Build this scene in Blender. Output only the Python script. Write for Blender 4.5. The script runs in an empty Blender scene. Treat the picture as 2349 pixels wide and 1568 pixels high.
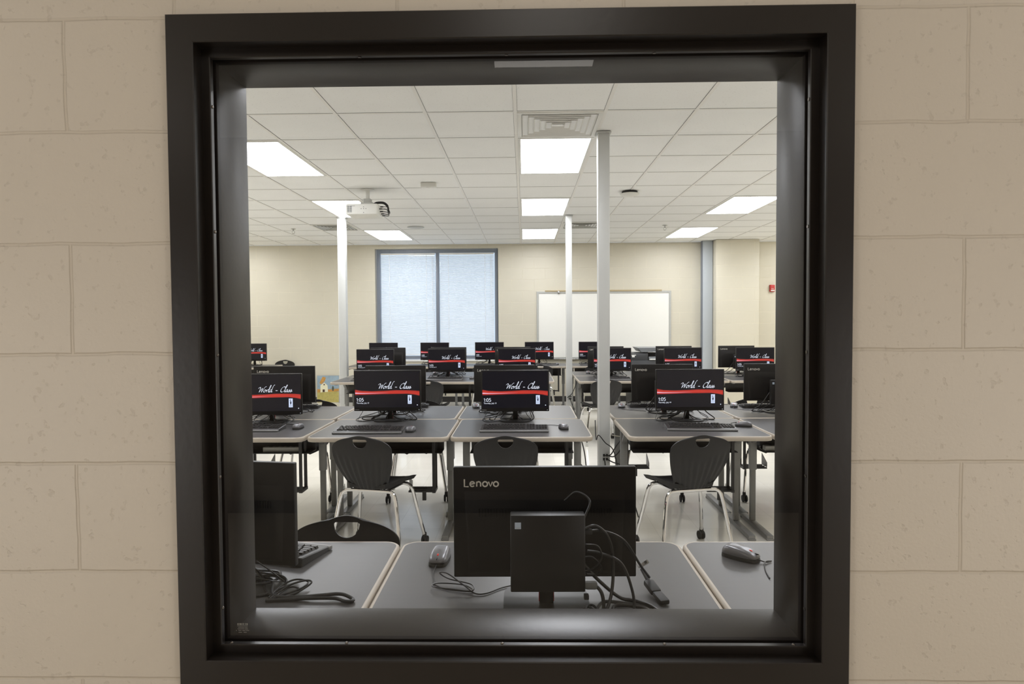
import bpy, bmesh, math, random
from mathutils import Vector, Matrix
random.seed(7)
C = bpy.context.scene.collection
R = math.radians
PI = math.pi

# ------------------------------------------------------------------ materials
def lin(c):
    return tuple(((x/255)/12.92 if x/255 <= .04045 else ((x/255+.055)/1.055)**2.4) for x in c)

def mat(name, col, rough=.5, metal=0., spec=.5, var=.06, scale=30., bump=0., bscale=200., emit=None, es=0., coat=0., trans=0.):
    m = bpy.data.materials.new(name); m.use_nodes = True
    nt = m.node_tree; b = nt.nodes['Principled BSDF']
    c = lin(col)
    b.inputs['Roughness'].default_value = rough
    b.inputs['Metallic'].default_value = metal
    b.inputs['Specular IOR Level'].default_value = spec
    b.inputs['Coat Weight'].default_value = coat
    b.inputs['Coat Roughness'].default_value = .08
    tc = nt.nodes.new('ShaderNodeTexCoord')
    n = nt.nodes.new('ShaderNodeTexNoise'); n.inputs['Scale'].default_value = scale; n.inputs['Detail'].default_value = 3
    nt.links.new(tc.outputs['Object'], n.inputs['Vector'])
    mx = nt.nodes.new('ShaderNodeMix'); mx.data_type = 'RGBA'
    mx.inputs[6].default_value = (*[x*(1-var) for x in c], 1)
    mx.inputs[7].default_value = (*[min(1, x*(1+var)) for x in c], 1)
    nt.links.new(n.outputs['Fac'], mx.inputs[0])
    nt.links.new(mx.outputs[2], b.inputs['Base Color'])
    if bump:
        n2 = nt.nodes.new('ShaderNodeTexNoise'); n2.inputs['Scale'].default_value = bscale; n2.inputs['Detail'].default_value = 4
        nt.links.new(tc.outputs['Object'], n2.inputs['Vector'])
        bp = nt.nodes.new('ShaderNodeBump'); bp.inputs['Strength'].default_value = bump; bp.inputs['Distance'].default_value = .002
        nt.links.new(n2.outputs['Fac'], bp.inputs['Height']); nt.links.new(bp.outputs['Normal'], b.inputs['Normal'])
    if emit:
        b.inputs['Emission Color'].default_value = (*lin(emit), 1); b.inputs['Emission Strength'].default_value = es
    if trans:
        b.inputs['Transmission Weight'].default_value = trans
    return m

def emat(name, col, s):
    return mat(name, (0, 0, 0), .4, emit=col, es=s, spec=.2)

def cmu(name, col, axis, coat=0., joint=.8, tint=.93, rough=.45, speck=.12):
    """painted concrete block: joints every 8 x 16 inches, pores and roller texture"""
    m = bpy.data.materials.new(name); m.use_nodes = True
    nt = m.node_tree; L = nt.links; b = nt.nodes['Principled BSDF']
    b.inputs['Roughness'].default_value = rough
    g = nt.nodes.new('ShaderNodeNewGeometry')
    sp = nt.nodes.new('ShaderNodeSeparateXYZ'); L.new(g.outputs['Position'], sp.inputs[0])
    wob = nt.nodes.new('ShaderNodeTexNoise'); wob.inputs['Scale'].default_value = 9; wob.inputs['Detail'].default_value = 2
    L.new(g.outputs['Position'], wob.inputs['Vector'])
    def mth(op, a, bb=None):
        n = nt.nodes.new('ShaderNodeMath'); n.operation = op
        for i, v in enumerate((a, bb)):
            if v is None: continue
            if isinstance(v, (int, float)): n.inputs[i].default_value = v
            else: L.new(v, n.inputs[i])
        return n.outputs[0]
    w = mth('MULTIPLY', mth('SUBTRACT', wob.outputs['Fac'], .5), .008)
    u = mth('ADD', mth('ADD', sp.outputs[axis], .835+.4064*40), w)
    v = mth('ADD', mth('ADD', sp.outputs['Z'], -2.0235+.2032*30), w)
    cb = nt.nodes.new('ShaderNodeCombineXYZ'); L.new(u, cb.inputs[0]); L.new(v, cb.inputs[1])
    br = nt.nodes.new('ShaderNodeTexBrick')
    br.inputs['Scale'].default_value = 1; br.inputs['Brick Width'].default_value = .4064; br.inputs['Row Height'].default_value = .2032
    br.inputs['Mortar Size'].default_value = .0042; br.inputs['Mortar Smooth'].default_value = .8
    br.offset = .5; br.offset_frequency = 2
    L.new(cb.outputs[0], br.inputs['Vector'])
    no = nt.nodes.new('ShaderNodeTexNoise'); no.inputs['Scale'].default_value = 2.5; no.inputs['Detail'].default_value = 4
    L.new(g.outputs['Position'], no.inputs['Vector'])
    po = nt.nodes.new('ShaderNodeTexNoise'); po.inputs['Scale'].default_value = 75; po.inputs['Detail'].default_value = 2
    L.new(g.outputs['Position'], po.inputs['Vector'])
    pr = nt.nodes.new('ShaderNodeValToRGB'); pr.color_ramp.elements[0].position = .27; pr.color_ramp.elements[1].position = .36
    L.new(po.outputs['Fac'], pr.inputs[0])
    fi = nt.nodes.new('ShaderNodeTexNoise'); fi.inputs['Scale'].default_value = 160; fi.inputs['Detail'].default_value = 3
    L.new(g.outputs['Position'], fi.inputs['Vector'])
    c = lin(col)
    mx = nt.nodes.new('ShaderNodeMix'); mx.data_type = 'RGBA'
    mx.inputs[6].default_value = (*[x*.95 for x in c], 1); mx.inputs[7].default_value = (*[min(1, x*1.05) for x in c], 1)
    L.new(no.outputs['Fac'], mx.inputs[0])
    m2 = nt.nodes.new('ShaderNodeMix'); m2.data_type = 'RGBA'; m2.blend_type = 'MULTIPLY'
    L.new(br.outputs['Fac'], m2.inputs[0]); L.new(mx.outputs[2], m2.inputs[6]); m2.inputs[7].default_value = (tint, tint*.99, tint*.97, 1)
    m3 = nt.nodes.new('ShaderNodeMix'); m3.data_type = 'RGBA'
    L.new(pr.outputs['Color'], m3.inputs[0]); L.new(m2.outputs[2], m3.inputs[7])
    m4 = nt.nodes.new('ShaderNodeMix'); m4.data_type = 'RGBA'; m4.blend_type = 'MULTIPLY'; m4.inputs[0].default_value = speck*4
    L.new(m2.outputs[2], m4.inputs[6]); m4.inputs[7].default_value = (.62, .6, .58, 1)
    L.new(m4.outputs[2], m3.inputs[6])
    L.new(m3.outputs[2], b.inputs['Base Color'])
    h = mth('SUBTRACT', mth('ADD', mth('MULTIPLY', pr.outputs['Color'], .12), mth('MULTIPLY', fi.outputs['Fac'], .12)), mth('MULTIPLY', br.outputs['Fac'], joint))
    bp = nt.nodes.new('ShaderNodeBump'); bp.inputs['Strength'].default_value = .75; bp.inputs['Distance'].default_value = .004
    L.new(h, bp.inputs['Height']); L.new(bp.outputs['Normal'], b.inputs['Normal'])
    return m

def tilemat(name, col):
    m = mat(name, col, .85, spec=.2, var=.03, scale=3)
    nt = m.node_tree; L = nt.links; b = nt.nodes['Principled BSDF']
    g = nt.nodes.new('ShaderNodeNewGeometry')
    n = nt.nodes.new('ShaderNodeTexNoise'); n.inputs['Scale'].default_value = 95; n.inputs['Detail'].default_value = 3; n.inputs['Roughness'].default_value = .7
    L.new(g.outputs['Position'], n.inputs['Vector'])
    r = nt.nodes.new('ShaderNodeValToRGB'); r.color_ramp.elements[0].position = .30; r.color_ramp.elements[1].position = .37
    r.color_ramp.elements[0].color = (.74, .73, .71, 1); r.color_ramp.elements[1].color = (1, 1, 1, 1)
    L.new(n.outputs['Fac'], r.inputs[0])
    old = b.inputs['Base Color'].links[0].from_socket
    mm = nt.nodes.new('ShaderNodeMix'); mm.data_type = 'RGBA'; mm.blend_type = 'MULTIPLY'; mm.inputs[0].default_value = 1
    L.new(old, mm.inputs[6]); L.new(r.outputs['Color'], mm.inputs[7]); L.new(mm.outputs[2], b.inputs['Base Color'])
    return m

def floormat(name, col, rough):
    """waxed vinyl composition tile, 12 inch squares"""
    m = mat(name, col, rough, var=.05, scale=4, coat=.25)
    nt = m.node_tree; L = nt.links; b = nt.nodes['Principled BSDF']
    g = nt.nodes.new('ShaderNodeNewGeometry')
    br = nt.nodes.new('ShaderNodeTexBrick'); br.offset = 0
    br.inputs['Scale'].default_value = 1; br.inputs['Brick Width'].default_value = .3048; br.inputs['Row Height'].default_value = .3048
    br.inputs['Mortar Size'].default_value = .001; br.inputs['Color1'].default_value = (1, 1, 1, 1); br.inputs['Color2'].default_value = (.94, .94, .93, 1)
    br.inputs['Mortar'].default_value = (.75, .74, .72, 1)
    L.new(g.outputs['Position'], br.inputs['Vector'])
    old = b.inputs['Base Color'].links[0].from_socket
    mm = nt.nodes.new('ShaderNodeMix'); mm.data_type = 'RGBA'; mm.blend_type = 'MULTIPLY'; mm.inputs[0].default_value = 1
    L.new(old, mm.inputs[6]); L.new(br.outputs['Color'], mm.inputs[7]); L.new(mm.outputs[2], b.inputs['Base Color'])
    n = nt.nodes.new('ShaderNodeTexNoise'); n.inputs['Scale'].default_value = 2.2; n.inputs['Detail'].default_value = 2
    L.new(g.outputs['Position'], n.inputs['Vector'])
    bp = nt.nodes.new('ShaderNodeBump'); bp.inputs['Strength'].default_value = .25; bp.inputs['Distance'].default_value = .01
    L.new(n.outputs['Fac'], bp.inputs['Height']); L.new(bp.outputs['Normal'], b.inputs['Normal'])
    return m

def glassmat(name, k, tint=(1, 1, 1)):
    m = bpy.data.materials.new(name); m.use_nodes = True
    nt = m.node_tree; L = nt.links; nt.nodes.clear()
    o = nt.nodes.new('ShaderNodeOutputMaterial'); t = nt.nodes.new('ShaderNodeBsdfTransparent'); t.inputs[0].default_value = (*tint, 1)
    gl = nt.nodes.new('ShaderNodeBsdfGlossy'); gl.inputs['Roughness'].default_value = 0
    f = nt.nodes.new('ShaderNodeFresnel'); f.inputs['IOR'].default_value = 1.5
    ge = nt.nodes.new('ShaderNodeNewGeometry')
    mu = nt.nodes.new('ShaderNodeMath'); mu.operation = 'MULTIPLY'; mu.inputs[1].default_value = k; mu.use_clamp = True
    # a single sheet seen from its back has the inverse index
    ior = nt.nodes.new('ShaderNodeMix'); ior.data_type = 'FLOAT'; ior.inputs[2].default_value = 1.5; ior.inputs[3].default_value = 1/1.5
    L.new(ge.outputs['Backfacing'], ior.inputs[0]); L.new(ior.outputs[0], f.inputs['IOR'])
    mx = nt.nodes.new('ShaderNodeMixShader')
    L.new(f.outputs[0], mu.inputs[0]); L.new(mu.outputs[0], mx.inputs[0]); L.new(t.outputs[0], mx.inputs[1]); L.new(gl.outputs[0], mx.inputs[2])
    L.new(mx.outputs[0], o.inputs[0])
    return m

def ribbonmat():
    m = bpy.data.materials.new('screen ribbon'); m.use_nodes = True
    nt = m.node_tree; L = nt.links; b = nt.nodes['Principled BSDF']
    b.inputs['Base Color'].default_value = (.01, .005, .005, 1); b.inputs['Roughness'].default_value = .4
    uv = nt.nodes.new('ShaderNodeUVMap'); sp = nt.nodes.new('ShaderNodeSeparateXYZ'); L.new(uv.outputs[0], sp.inputs[0])
    def mth(op, a, bb=None, cl=False):
        n = nt.nodes.new('ShaderNodeMath'); n.operation = op; n.use_clamp = cl
        for i, v in enumerate((a, bb)):
            if v is None: continue
            if isinstance(v, (int, float)): n.inputs[i].default_value = v
            else: L.new(v, n.inputs[i])
        return n.outputs[0]
    edge = mth('MULTIPLY', mth('MULTIPLY', sp.outputs['Y'], mth('SUBTRACT', 1, sp.outputs['Y'])), 5, True)
    d = mth('SUBTRACT', sp.outputs['Y'], .36)
    st = mth('MULTIPLY', mth('SUBTRACT', 1, mth('MULTIPLY', mth('ABSOLUTE', d), 7), True), mth('SUBTRACT', 1.05, mth('MULTIPLY', sp.outputs['X'], 1.9), True), True)
    nz = nt.nodes.new('ShaderNodeTexNoise'); nz.inputs['Scale'].default_value = 3
    cb = nt.nodes.new('ShaderNodeCombineXYZ'); L.new(mth('MULTIPLY', sp.outputs['X'], .6), cb.inputs[0]); L.new(mth('MULTIPLY', sp.outputs['Y'], 4), cb.inputs[1]); L.new(cb.outputs[0], nz.inputs['Vector'])
    mx = nt.nodes.new('ShaderNodeMix'); mx.data_type = 'RGBA'; mx.inputs[6].default_value = (.16, .01, .012, 1); mx.inputs[7].default_value = (.75, .045, .025, 1)
    L.new(mth('MULTIPLY', mth('ADD', nz.outputs['Fac'], .15), edge), mx.inputs[0])
    m2 = nt.nodes.new('ShaderNodeMix'); m2.data_type = 'RGBA'; m2.inputs[7].default_value = (1, .62, .85, 1)
    L.new(st, m2.inputs[0]); L.new(mx.outputs[2], m2.inputs[6])
    L.new(m2.outputs[2], b.inputs['Emission Color']); b.inputs['Emission Strength'].default_value = 1.0
    return m

def stripes(name, col, scale, axis='X', bump=.8, rough=.4):
    m = mat(name, col, rough)
    nt = m.node_tree; L = nt.links; b = nt.nodes['Principled BSDF']
    tc = nt.nodes.new('ShaderNodeTexCoord'); w = nt.nodes.new('ShaderNodeTexWave'); w.bands_direction = axis; w.inputs['Scale'].default_value = scale
    L.new(tc.outputs['Object'], w.inputs['Vector'])
    bp = nt.nodes.new('ShaderNodeBump'); bp.inputs['Strength'].default_value = bump; bp.inputs['Distance'].default_value = .003
    L.new(w.outputs['Fac'], bp.inputs['Height']); L.new(bp.outputs['Normal'], b.inputs['Normal'])
    return m

def laminate():
    m = mat('grey laminate', (70, 69, 69), .36, var=.1, scale=12)
    nt = m.node_tree; L = nt.links
    n = [x for x in nt.nodes if x.type == 'TEX_NOISE'][0]; n.inputs['Scale'].default_value = 40
    tc = [x for x in nt.nodes if x.type == 'TEX_COORD'][0]
    mp = nt.nodes.new('ShaderNodeMapping'); mp.inputs['Scale'].default_value = (.15, 6, 1)
    L.new(tc.outputs['Object'], mp.inputs[0]); L.new(mp.outputs[0], n.inputs['Vector'])
    return m

M = dict(
    hall=cmu('hall block paint', (203, 194, 181), 'X', joint=.5, tint=.96, speck=.06),
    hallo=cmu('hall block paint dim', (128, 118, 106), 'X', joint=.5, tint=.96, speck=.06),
    hally=cmu('hall block paint side', (203, 194, 181), 'Y'),
    room=cmu('cream block paint', (208, 202, 184), 'X', tint=1.12, joint=.5, speck=.02),
    roomy=cmu('cream block paint side', (208, 202, 184), 'Y', tint=1.12, joint=.5, speck=.02),
    tile=tilemat('ceiling tile', (243, 243, 241)),
    tee=mat('white grid tee', (238, 236, 231), .4, var=.02),
    gap=mat('tile reveal', (120, 118, 114), .8),
    floor=floormat('waxed tile floor', (234, 230, 220), .16),
    hfloor=floormat('hall tile floor', (228, 220, 206), .25),
    base=mat('black vinyl base', (28, 26, 25), .5),
    bronze=mat('dark bronze paint', (29, 24, 21), .3, spec=.42, var=.05, scale=8, bump=.06, bscale=90),
    gasket=mat('black glazing tape', (14, 14, 15), .5),
    glass=glassmat('window glass', .95),
    oglass=glassmat('outer glass', 1.9, (.86, .94, 1)),
    etch=mat('etched marking', (128, 126, 120), .6),
    screw=mat('screw head', (110, 104, 98), .25, metal=.9),
    lamp=emat('light diffuser', (248, 250, 255), 15.6),
    hlamp=emat('hall diffuser', (255, 248, 238), 4.0),
    white=mat('white enamel', (228, 227, 222), .35, var=.02),
    plastic=mat('white plastic', (222, 221, 214), .45, var=.02),
    greyp=mat('warm grey plastic', (178, 178, 172), .5),
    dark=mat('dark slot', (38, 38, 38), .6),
    midgrey=mat('mid grey plastic', (120, 122, 122), .5),
    steel=mat('brushed steel', (190, 190, 188), .25, metal=1),
    chrome=mat('chrome', (225, 225, 225), .07, metal=1, var=.02),
    pole=mat('grey painted pole', (196, 197, 194), .4, var=.02),
    alum=mat('blue grey aluminium frame', (118, 125, 136), .4, var=.03),
    slat=mat('white blind slat', (235, 238, 240), .5, var=.02),
    cord=mat('blind cord', (236, 238, 240), .7),
    wboard=mat('whiteboard enamel', (238, 237, 230), .18, var=.01),
    cork=mat('tan map rail', (176, 160, 126), .6),
    pipe=mat('grey column paint', (176, 182, 186), .4, var=.02),
    red=mat('red enamel', (180, 32, 26), .4),
    lam=laminate(),
    band=mat('beige edge band', (168, 158, 144), .35, var=.03),
    frame=mat('grey steel frame', (132, 132, 130), .4, metal=.1, var=.05),
    blackm=mat('black steel', (26, 26, 27), .45),
    shell=mat('charcoal chair shell', (27, 27, 28), .45, spec=.35, var=.08, bump=.15, bscale=300),
    rubber=mat('black rubber', (20, 20, 20), .6),
    case=mat('black computer plastic', (21, 20, 20), .4, spec=.35, var=.05, bump=.05, bscale=400),
    edge=mat('black glossy bezel', (20, 20, 22), .2, var=.03),
    vent=stripes('vent slots', (16, 15, 15), 60),
    screen=mat('lit dark screen', (5, 5, 7), .22, spec=.3, emit=(26, 26, 36), es=.5, var=.02),
    word=emat('screen lettering', (236, 242, 255), 1.05),
    badge=emat('screen badge', (214, 228, 255), 1.0),
    torch=emat('badge torch', (24, 30, 60), .6),
    ribbon=ribbonmat(),
    logo=mat('silver lettering', (206, 202, 192), .4),
    logodim=mat('grey lettering', (165, 165, 165), .4),
    key=mat('black key', (30, 30, 31), .4),
    kb=mat('keyboard body', (34, 34, 35), .35),
    kbrim=mat('keyboard silver lip', (128, 128, 128), .35, metal=.3),
    mtop=mat('graphite mouse shell', (104, 104, 107), .3, metal=.3),
    wheel=mat('red scroll wheel', (224, 50, 30), .4),
    redclip=mat('red stand clip', (190, 30, 20), .4),
    cable=mat('black cable', (18, 18, 19), .42),
    beige=mat('beige cable', (190, 184, 168), .5),
    sticker=mat('pale blue sticker', (172, 184, 198), .3),
    paper=mat('white paper tag', (228, 228, 224), .6),
    copier=mat('dark copier plastic', (58, 60, 63), .4),
    copier2=mat('silver copier lid', (132, 136, 140), .3, metal=.3),
    sky=mat('painted sky', (140, 160, 172), .6, var=.3, scale=14),
    field=mat('painted field', (176, 164, 92), .6, var=.3, scale=25),
    gold=mat('painted ochre', (190, 140, 66), .6, var=.25, scale=30),
    barn=mat('painted cream wall', (226, 222, 190), .6, var=.1, scale=30),
    tree=mat('painted dark green', (66, 74, 62), .6, var=.2),
    trunk=mat('painted brown', (70, 50, 40), .6),
)

# slats let some daylight through
def _translucent(m, k):
    nt = m.node_tree; L = nt.links; b = nt.nodes['Principled BSDF']; o = [n for n in nt.nodes if n.type == 'OUTPUT_MATERIAL'][0]
    t = nt.nodes.new('ShaderNodeBsdfTranslucent'); t.inputs[0].default_value = (.9, .93, .97, 1)
    mx = nt.nodes.new('ShaderNodeMixShader'); mx.inputs[0].default_value = k
    L.new(b.outputs[0], mx.inputs[1]); L.new(t.outputs[0], mx.inputs[2]); L.new(mx.outputs[0], o.inputs[0])
_translucent(M['slat'], .3)

# ------------------------------------------------------------------ mesh builder
def cat(pts, n=6, closed=False):
    """Catmull-Rom through points"""
    P = [Vector(p) for p in pts]; out = []
    N = len(P)
    rng = range(N) if closed else range(N-1)
    for i in rng:
        p1, p2 = P[i], P[(i+1) % N]
        p0 = P[i-1] if (closed or i > 0) else p1*2-p2
        p3 = P[(i+2) % N] if (closed or i < N-2) else p2*2-p1
        for k in range(n):
            t = k/n
            out.append(.5*((2*p1)+(p2-p0)*t+(2*p0-5*p1+4*p2-p3)*t*t+(3*p1-p0-3*p2+p3)*t**3))
    if not closed: out.append(P[-1])
    return out

def lie(pts, r, z0=0.):
    """keep a lead on top of the desk"""
    for p in pts: p.z = max(p.z, z0+r+.0004)
    return pts

class MB:
    def __init__(s): s.v = []; s.f = []; s.m = []; s.uv = None
    def add(s, vs, fs, m=0):
        k = len(s.v); s.v += [tuple(v) for v in vs]
        for f in fs: s.f.append([i+k for i in f]); s.m.append(m)
        return s
    def box(s, c, d, bev=0, m=0, rot=None, seg=2):
        bm = bmesh.new(); bmesh.ops.create_cube(bm, size=1)
        for v in bm.verts: v.co = Vector((v.co.x*d[0], v.co.y*d[1], v.co.z*d[2]))
        if bev: bmesh.ops.bevel(bm, geom=bm.edges[:]+bm.verts[:], offset=min(bev, min(d)*.49), segments=seg, affect='EDGES', profile=.5)
        bm.verts.index_update()
        vs = [(rot @ v.co if rot else v.co)+Vector(c) for v in bm.verts]
        s.add(vs, [[v.index for v in f.verts] for f in bm.faces], m); bm.free(); return s
    def span(s, a, b, bev=0, m=0):
        return s.box([(a[i]+b[i])/2 for i in range(3)], [abs(b[i]-a[i]) for i in range(3)], bev, m)
    def bar(s, a, b, w, h, bev=0, m=0, up=(0, 0, 1)):
        a = Vector(a); b = Vector(b); d = (b-a); L = d.length; d.normalize()
        u = Vector(up); x = d.cross(u)
        if x.length < 1e-4: x = d.cross(Vector((0, 1, 0)))
        x.normalize(); z = x.cross(d)
        return s.box((a+b)/2, (w, L, h), bev, m, Matrix((x, d, z)).transposed())
    def tube(s, pts, r, n=8, m=0, closed=False, cap=True):
        P = [Vector(p) for p in pts]; N = len(P); rs = r if isinstance(r, (list, tuple)) else [r]*N
        vs = []; prev = None
        for i, p in enumerate(P):
            if closed: t = P[(i+1) % N]-P[i-1]
            else: t = P[min(i+1, N-1)]-P[max(i-1, 0)]
            if t.length < 1e-9: t = Vector((0, 0, 1))
            t.normalize()
            if prev is None:
                a = Vector((0, 0, 1)) if abs(t.z) < .9 else Vector((1, 0, 0)); x = t.cross(a).normalized()
            else:
                x = prev-t*prev.dot(t)
                if x.length < 1e-6: x = t.cross(Vector((0, 0, 1)))
                x.normalize()
            prev = x; y = t.cross(x)
            for k in range(n):
                a = 2*PI*k/n; vs.append(p+(x*math.cos(a)+y*math.sin(a))*rs[i])
        fs = []
        for i in range(N if closed else N-1):
            j = (i+1) % N
            for k in range(n):
                l = (k+1) % n; fs.append([i*n+k, i*n+l, j*n+l, j*n+k])
        if cap and not closed: fs.append(list(range(n))[::-1]); fs.append([(N-1)*n+k for k in range(n)])
        return s.add(vs, fs, m)
    def lathe(s, prof, c, axis='Z', n=24, m=0):
        vs = []; c = Vector(c)
        for r, h in prof:
            for k in range(n):
                a = 2*PI*k/n; x, y = r*math.cos(a), r*math.sin(a)
                vs.append(c+Vector({'Z': (x, y, h), 'X': (h, x, y), 'Y': (x, h, y)}[axis]))
        fs = []
        for i in range(len(prof)-1):
            for k in range(n):
                l = (k+1) % n; fs.append([i*n+k, i*n+l, (i+1)*n+l, (i+1)*n+k])
        fs.append(list(range(n))[::-1]); fs.append([(len(prof)-1)*n+k for k in range(n)])
        return s.add(vs, fs, m)
    def prism(s, poly, h0, h1, plane='XY', m=0):
        f = {'XY': lambda p, h: (p[0], p[1], h), 'XZ': lambda p, h: (p[0], h, p[1]), 'YZ': lambda p, h: (h, p[0], p[1])}[plane]
        n = len(poly); vs = [f(p, h0) for p in poly]+[f(p, h1) for p in poly]
        fs = [list(range(n))[::-1], [n+i for i in range(n)]]+[[i, (i+1) % n, n+(i+1) % n, n+i] for i in range(n)]
        return s.add(vs, fs, m)
    def rings(s, rect, prof, m=0, closed=False):
        """sweep a profile [(inset, y)] round a rectangle (x0, z0, x1, z1) standing in the XZ plane"""
        x0, z0, x1, z1 = rect; vs = []
        for a, y in prof: vs += [(x0+a, y, z0+a), (x1-a, y, z0+a), (x1-a, y, z1-a), (x0+a, y, z1-a)]
        N = len(prof); fs = []
        for i in range(N if closed else N-1):
            j = (i+1) % N
            for k in range(4):
                l = (k+1) % 4; fs.append([i*4+k, i*4+l, j*4+l, j*4+k])
        return s.add(vs, fs, m)
    def build(s, name, mats, parent=None, loc=None, recalc=True, ang=35):
        me = bpy.data.meshes.new(name); me.from_pydata(s.v, [], s.f)
        for mm in (mats if isinstance(mats, (list, tuple)) else [mats]): me.materials.append(mm)
        me.polygons.foreach_set('material_index', s.m)
        if recalc:
            bm = bmesh.new(); bm.from_mesh(me); bmesh.ops.recalc_face_normals(bm, faces=bm.faces[:]); bm.to_mesh(me); bm.free()
        me.polygons.foreach_set('use_smooth', [True]*len(me.polygons)); me.set_sharp_from_angle(angle=R(ang))
        if s.uv:
            ul = me.uv_layers.new(name='UVMap')
            for p in me.polygons:
                for li in p.loop_indices: ul.data[li].uv = s.uv[me.loops[li].vertex_index]
        me.update()
        o = bpy.data.objects.new(name, me); C.objects.link(o)
        if parent: o.parent = parent
        if loc: o.location = loc
        return o

def rrect(w, h, r, n=6, cx=0, cy=0):
    out = []
    for sx, sy, a0 in ((1, -1, -90), (1, 1, 0), (-1, 1, 90), (-1, -1, 180)):
        for k in range(n+1):
            a = R(a0+90*k/n); out.append((cx+sx*(w/2-r)+r*math.cos(a), cy+sy*(h/2-r)+r*math.sin(a)))
    return out

def thing(name, label, category, loc=(0, 0, 0), rz=0, group=None):
    o = bpy.data.objects.new(name, None); C.objects.link(o); o.empty_display_size = .1
    o.location = loc; o.rotation_euler = (0, 0, rz); return tag(o, label, category, group)
def tag(o, label, category, group=None):
    o['label'] = label; o['category'] = category
    if group: o['group'] = group
    return o
def struct(o): o['kind'] = 'structure'; return o
def copy_tree(o, parent=None):
    c = o.copy(); C.objects.link(c)
    if parent: c.parent = parent
    for ch in list(o.children): copy_tree(ch, c)
    return c
def place(proto, loc, rz, label, group=None):
    o = proto if not proto.get('_used') else copy_tree(proto)
    proto['_used'] = 1
    o.location = loc; o.rotation_euler = (0, 0, rz); o['label'] = label
    if group: o['group'] = group
    return o
def wipe(o):
    for k in ('_used',):
        if k in o: del o[k]

# ------------------------------------------------------------------ lettering
def ribbon2d(pts, w=None, nib=None):
    """2-D stroke -> quads; constant width w or a slanted flat nib"""
    q = []; n = len(pts); L = []; Rr = []
    for i, p in enumerate(pts):
        t = Vector(pts[min(i+1, n-1)])-Vector(pts[max(i-1, 0)])
        if t.length < 1e-9: t = Vector((1, 0))
        t.normalize(); nr = Vector((-t.y, t.x))
        if nib:
            d = nib.dot(nr); k = max(abs(d), w or 0)*(1 if d >= 0 else 1)
            e = nr*k
        else: e = nr*w
        L.append(Vector(p)+e); Rr.append(Vector(p)-e)
    for i in range(n-1): q.append((L[i], Rr[i], Rr[i+1], L[i+1]))
    return q
def arc(cx, cy, rx, ry, a0, a1, n=14):
    return [(cx+rx*math.cos(R(a0+(a1-a0)*k/n)), cy+ry*math.sin(R(a0+(a1-a0)*k/n))) for k in range(n+1)]

def brand_quads():
    """rounded sans lettering 'Lenovo', x-height 1, about 7 wide"""
    S = [[(0, 1.45), (0, 0), (.82, 0)],
         [(1.10, .46), (1.95, .62)]+arc(1.55, .5, .45, .47, 15, 318),
         [(2.42, 0), (2.42, .98)], [(2.42, .5)]+arc(2.80, .56, .38, .4, 170, 0)+[(3.18, 0)],
         arc(4.05, .49, .47, .47, 0, 360, 22),
         [(4.72, .95), (5.11, .04), (5.5, .95)],
         arc(6.18, .49, .47, .47, 0, 360, 22)]
    q = []
    for s in S: q += ribbon2d(s, .135)
    return q, 6.65

def script_quads():
    """chancery script 'World - Class', x-height 1, slanted"""
    W = [[(-.35, 1.35), (-.1, 1.72), (.28, 1.80), (.34, 1.3), (.22, .6), (.12, 0)],
         [(.12, 0), (.5, .65), (1.0, 1.5)], [(1.0, 1.5), (.98, .8), (.92, 0)],
         [(.92, 0), (1.25, .75), (1.6, 1.5), (1.95, 2.0), (2.25, 2.08)],
         [(2.1, .92), (1.78, .78), (1.62, .35), (1.8, .02), (2.12, .22), (2.28, .7), (2.1, .92), (2.3, .72), (2.55, .85)],
         [(2.55, .85), (2.62, .5), (2.55, 0)], [(2.58, .4), (2.8, .8), (3.02, .95), (3.12, .82)],
         [(3.1, .3), (3.5, 1.3), (3.72, 2.3), (3.6, 2.55), (3.45, 2.1), (3.28, 1.0), (3.25, .2), (3.42, .02), (3.7, .3)],
         [(4.2, .9), (3.85, .85), (3.62, .4), (3.72, .04), (4.0, .25), (4.25, .75)],
         [(4.95, 2.62), (4.75, 2.62), (4.5, 2.1), (4.3, 1.1), (4.22, .25), (4.35, .02), (4.62, .25)],
         [(5.6, .55), (6.25, .55)],
         [(8.4, 1.55), (8.55, 1.85), (8.25, 2.0), (7.7, 1.6), (7.35, .9), (7.4, .25), (7.75, .0), (8.2, .2), (8.5, .5)],
         [(8.5, .5), (8.85, 1.3), (9.15, 2.3), (9.05, 2.6), (8.88, 2.1), (8.72, 1.0), (8.68, .2), (8.82, .02), (9.1, .3)],
         [(9.65, .9), (9.3, .85), (9.08, .4), (9.18, .04), (9.45, .25), (9.68, .85), (9.62, .2), (9.75, .02), (10.0, .3)],
         [(10.0, .3), (10.35, .95), (10.3, .6), (10.42, .25), (10.2, .0), (9.98, .1)], [(10.3, .05), (10.6, .35)],
         [(10.6, .35), (10.92, .95), (10.88, .6), (11.0, .25), (10.78, .0), (10.56, .1)], [(10.9, .05), (11.3, .35)]]
    out = [[], [], []]; nib = Vector((math.cos(R(40)), math.sin(R(40))))*.135
    for k, s in enumerate(W):
        q = out[0 if k < 10 else 1 if k == 10 else 2]
        pts = cat([(x, y, 0) for x, y in s], 5); pts = [(p.x+.22*p.y, p.y) for p in pts]
        q += ribbon2d(pts, .045, nib)
    return out, 11.7

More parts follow.
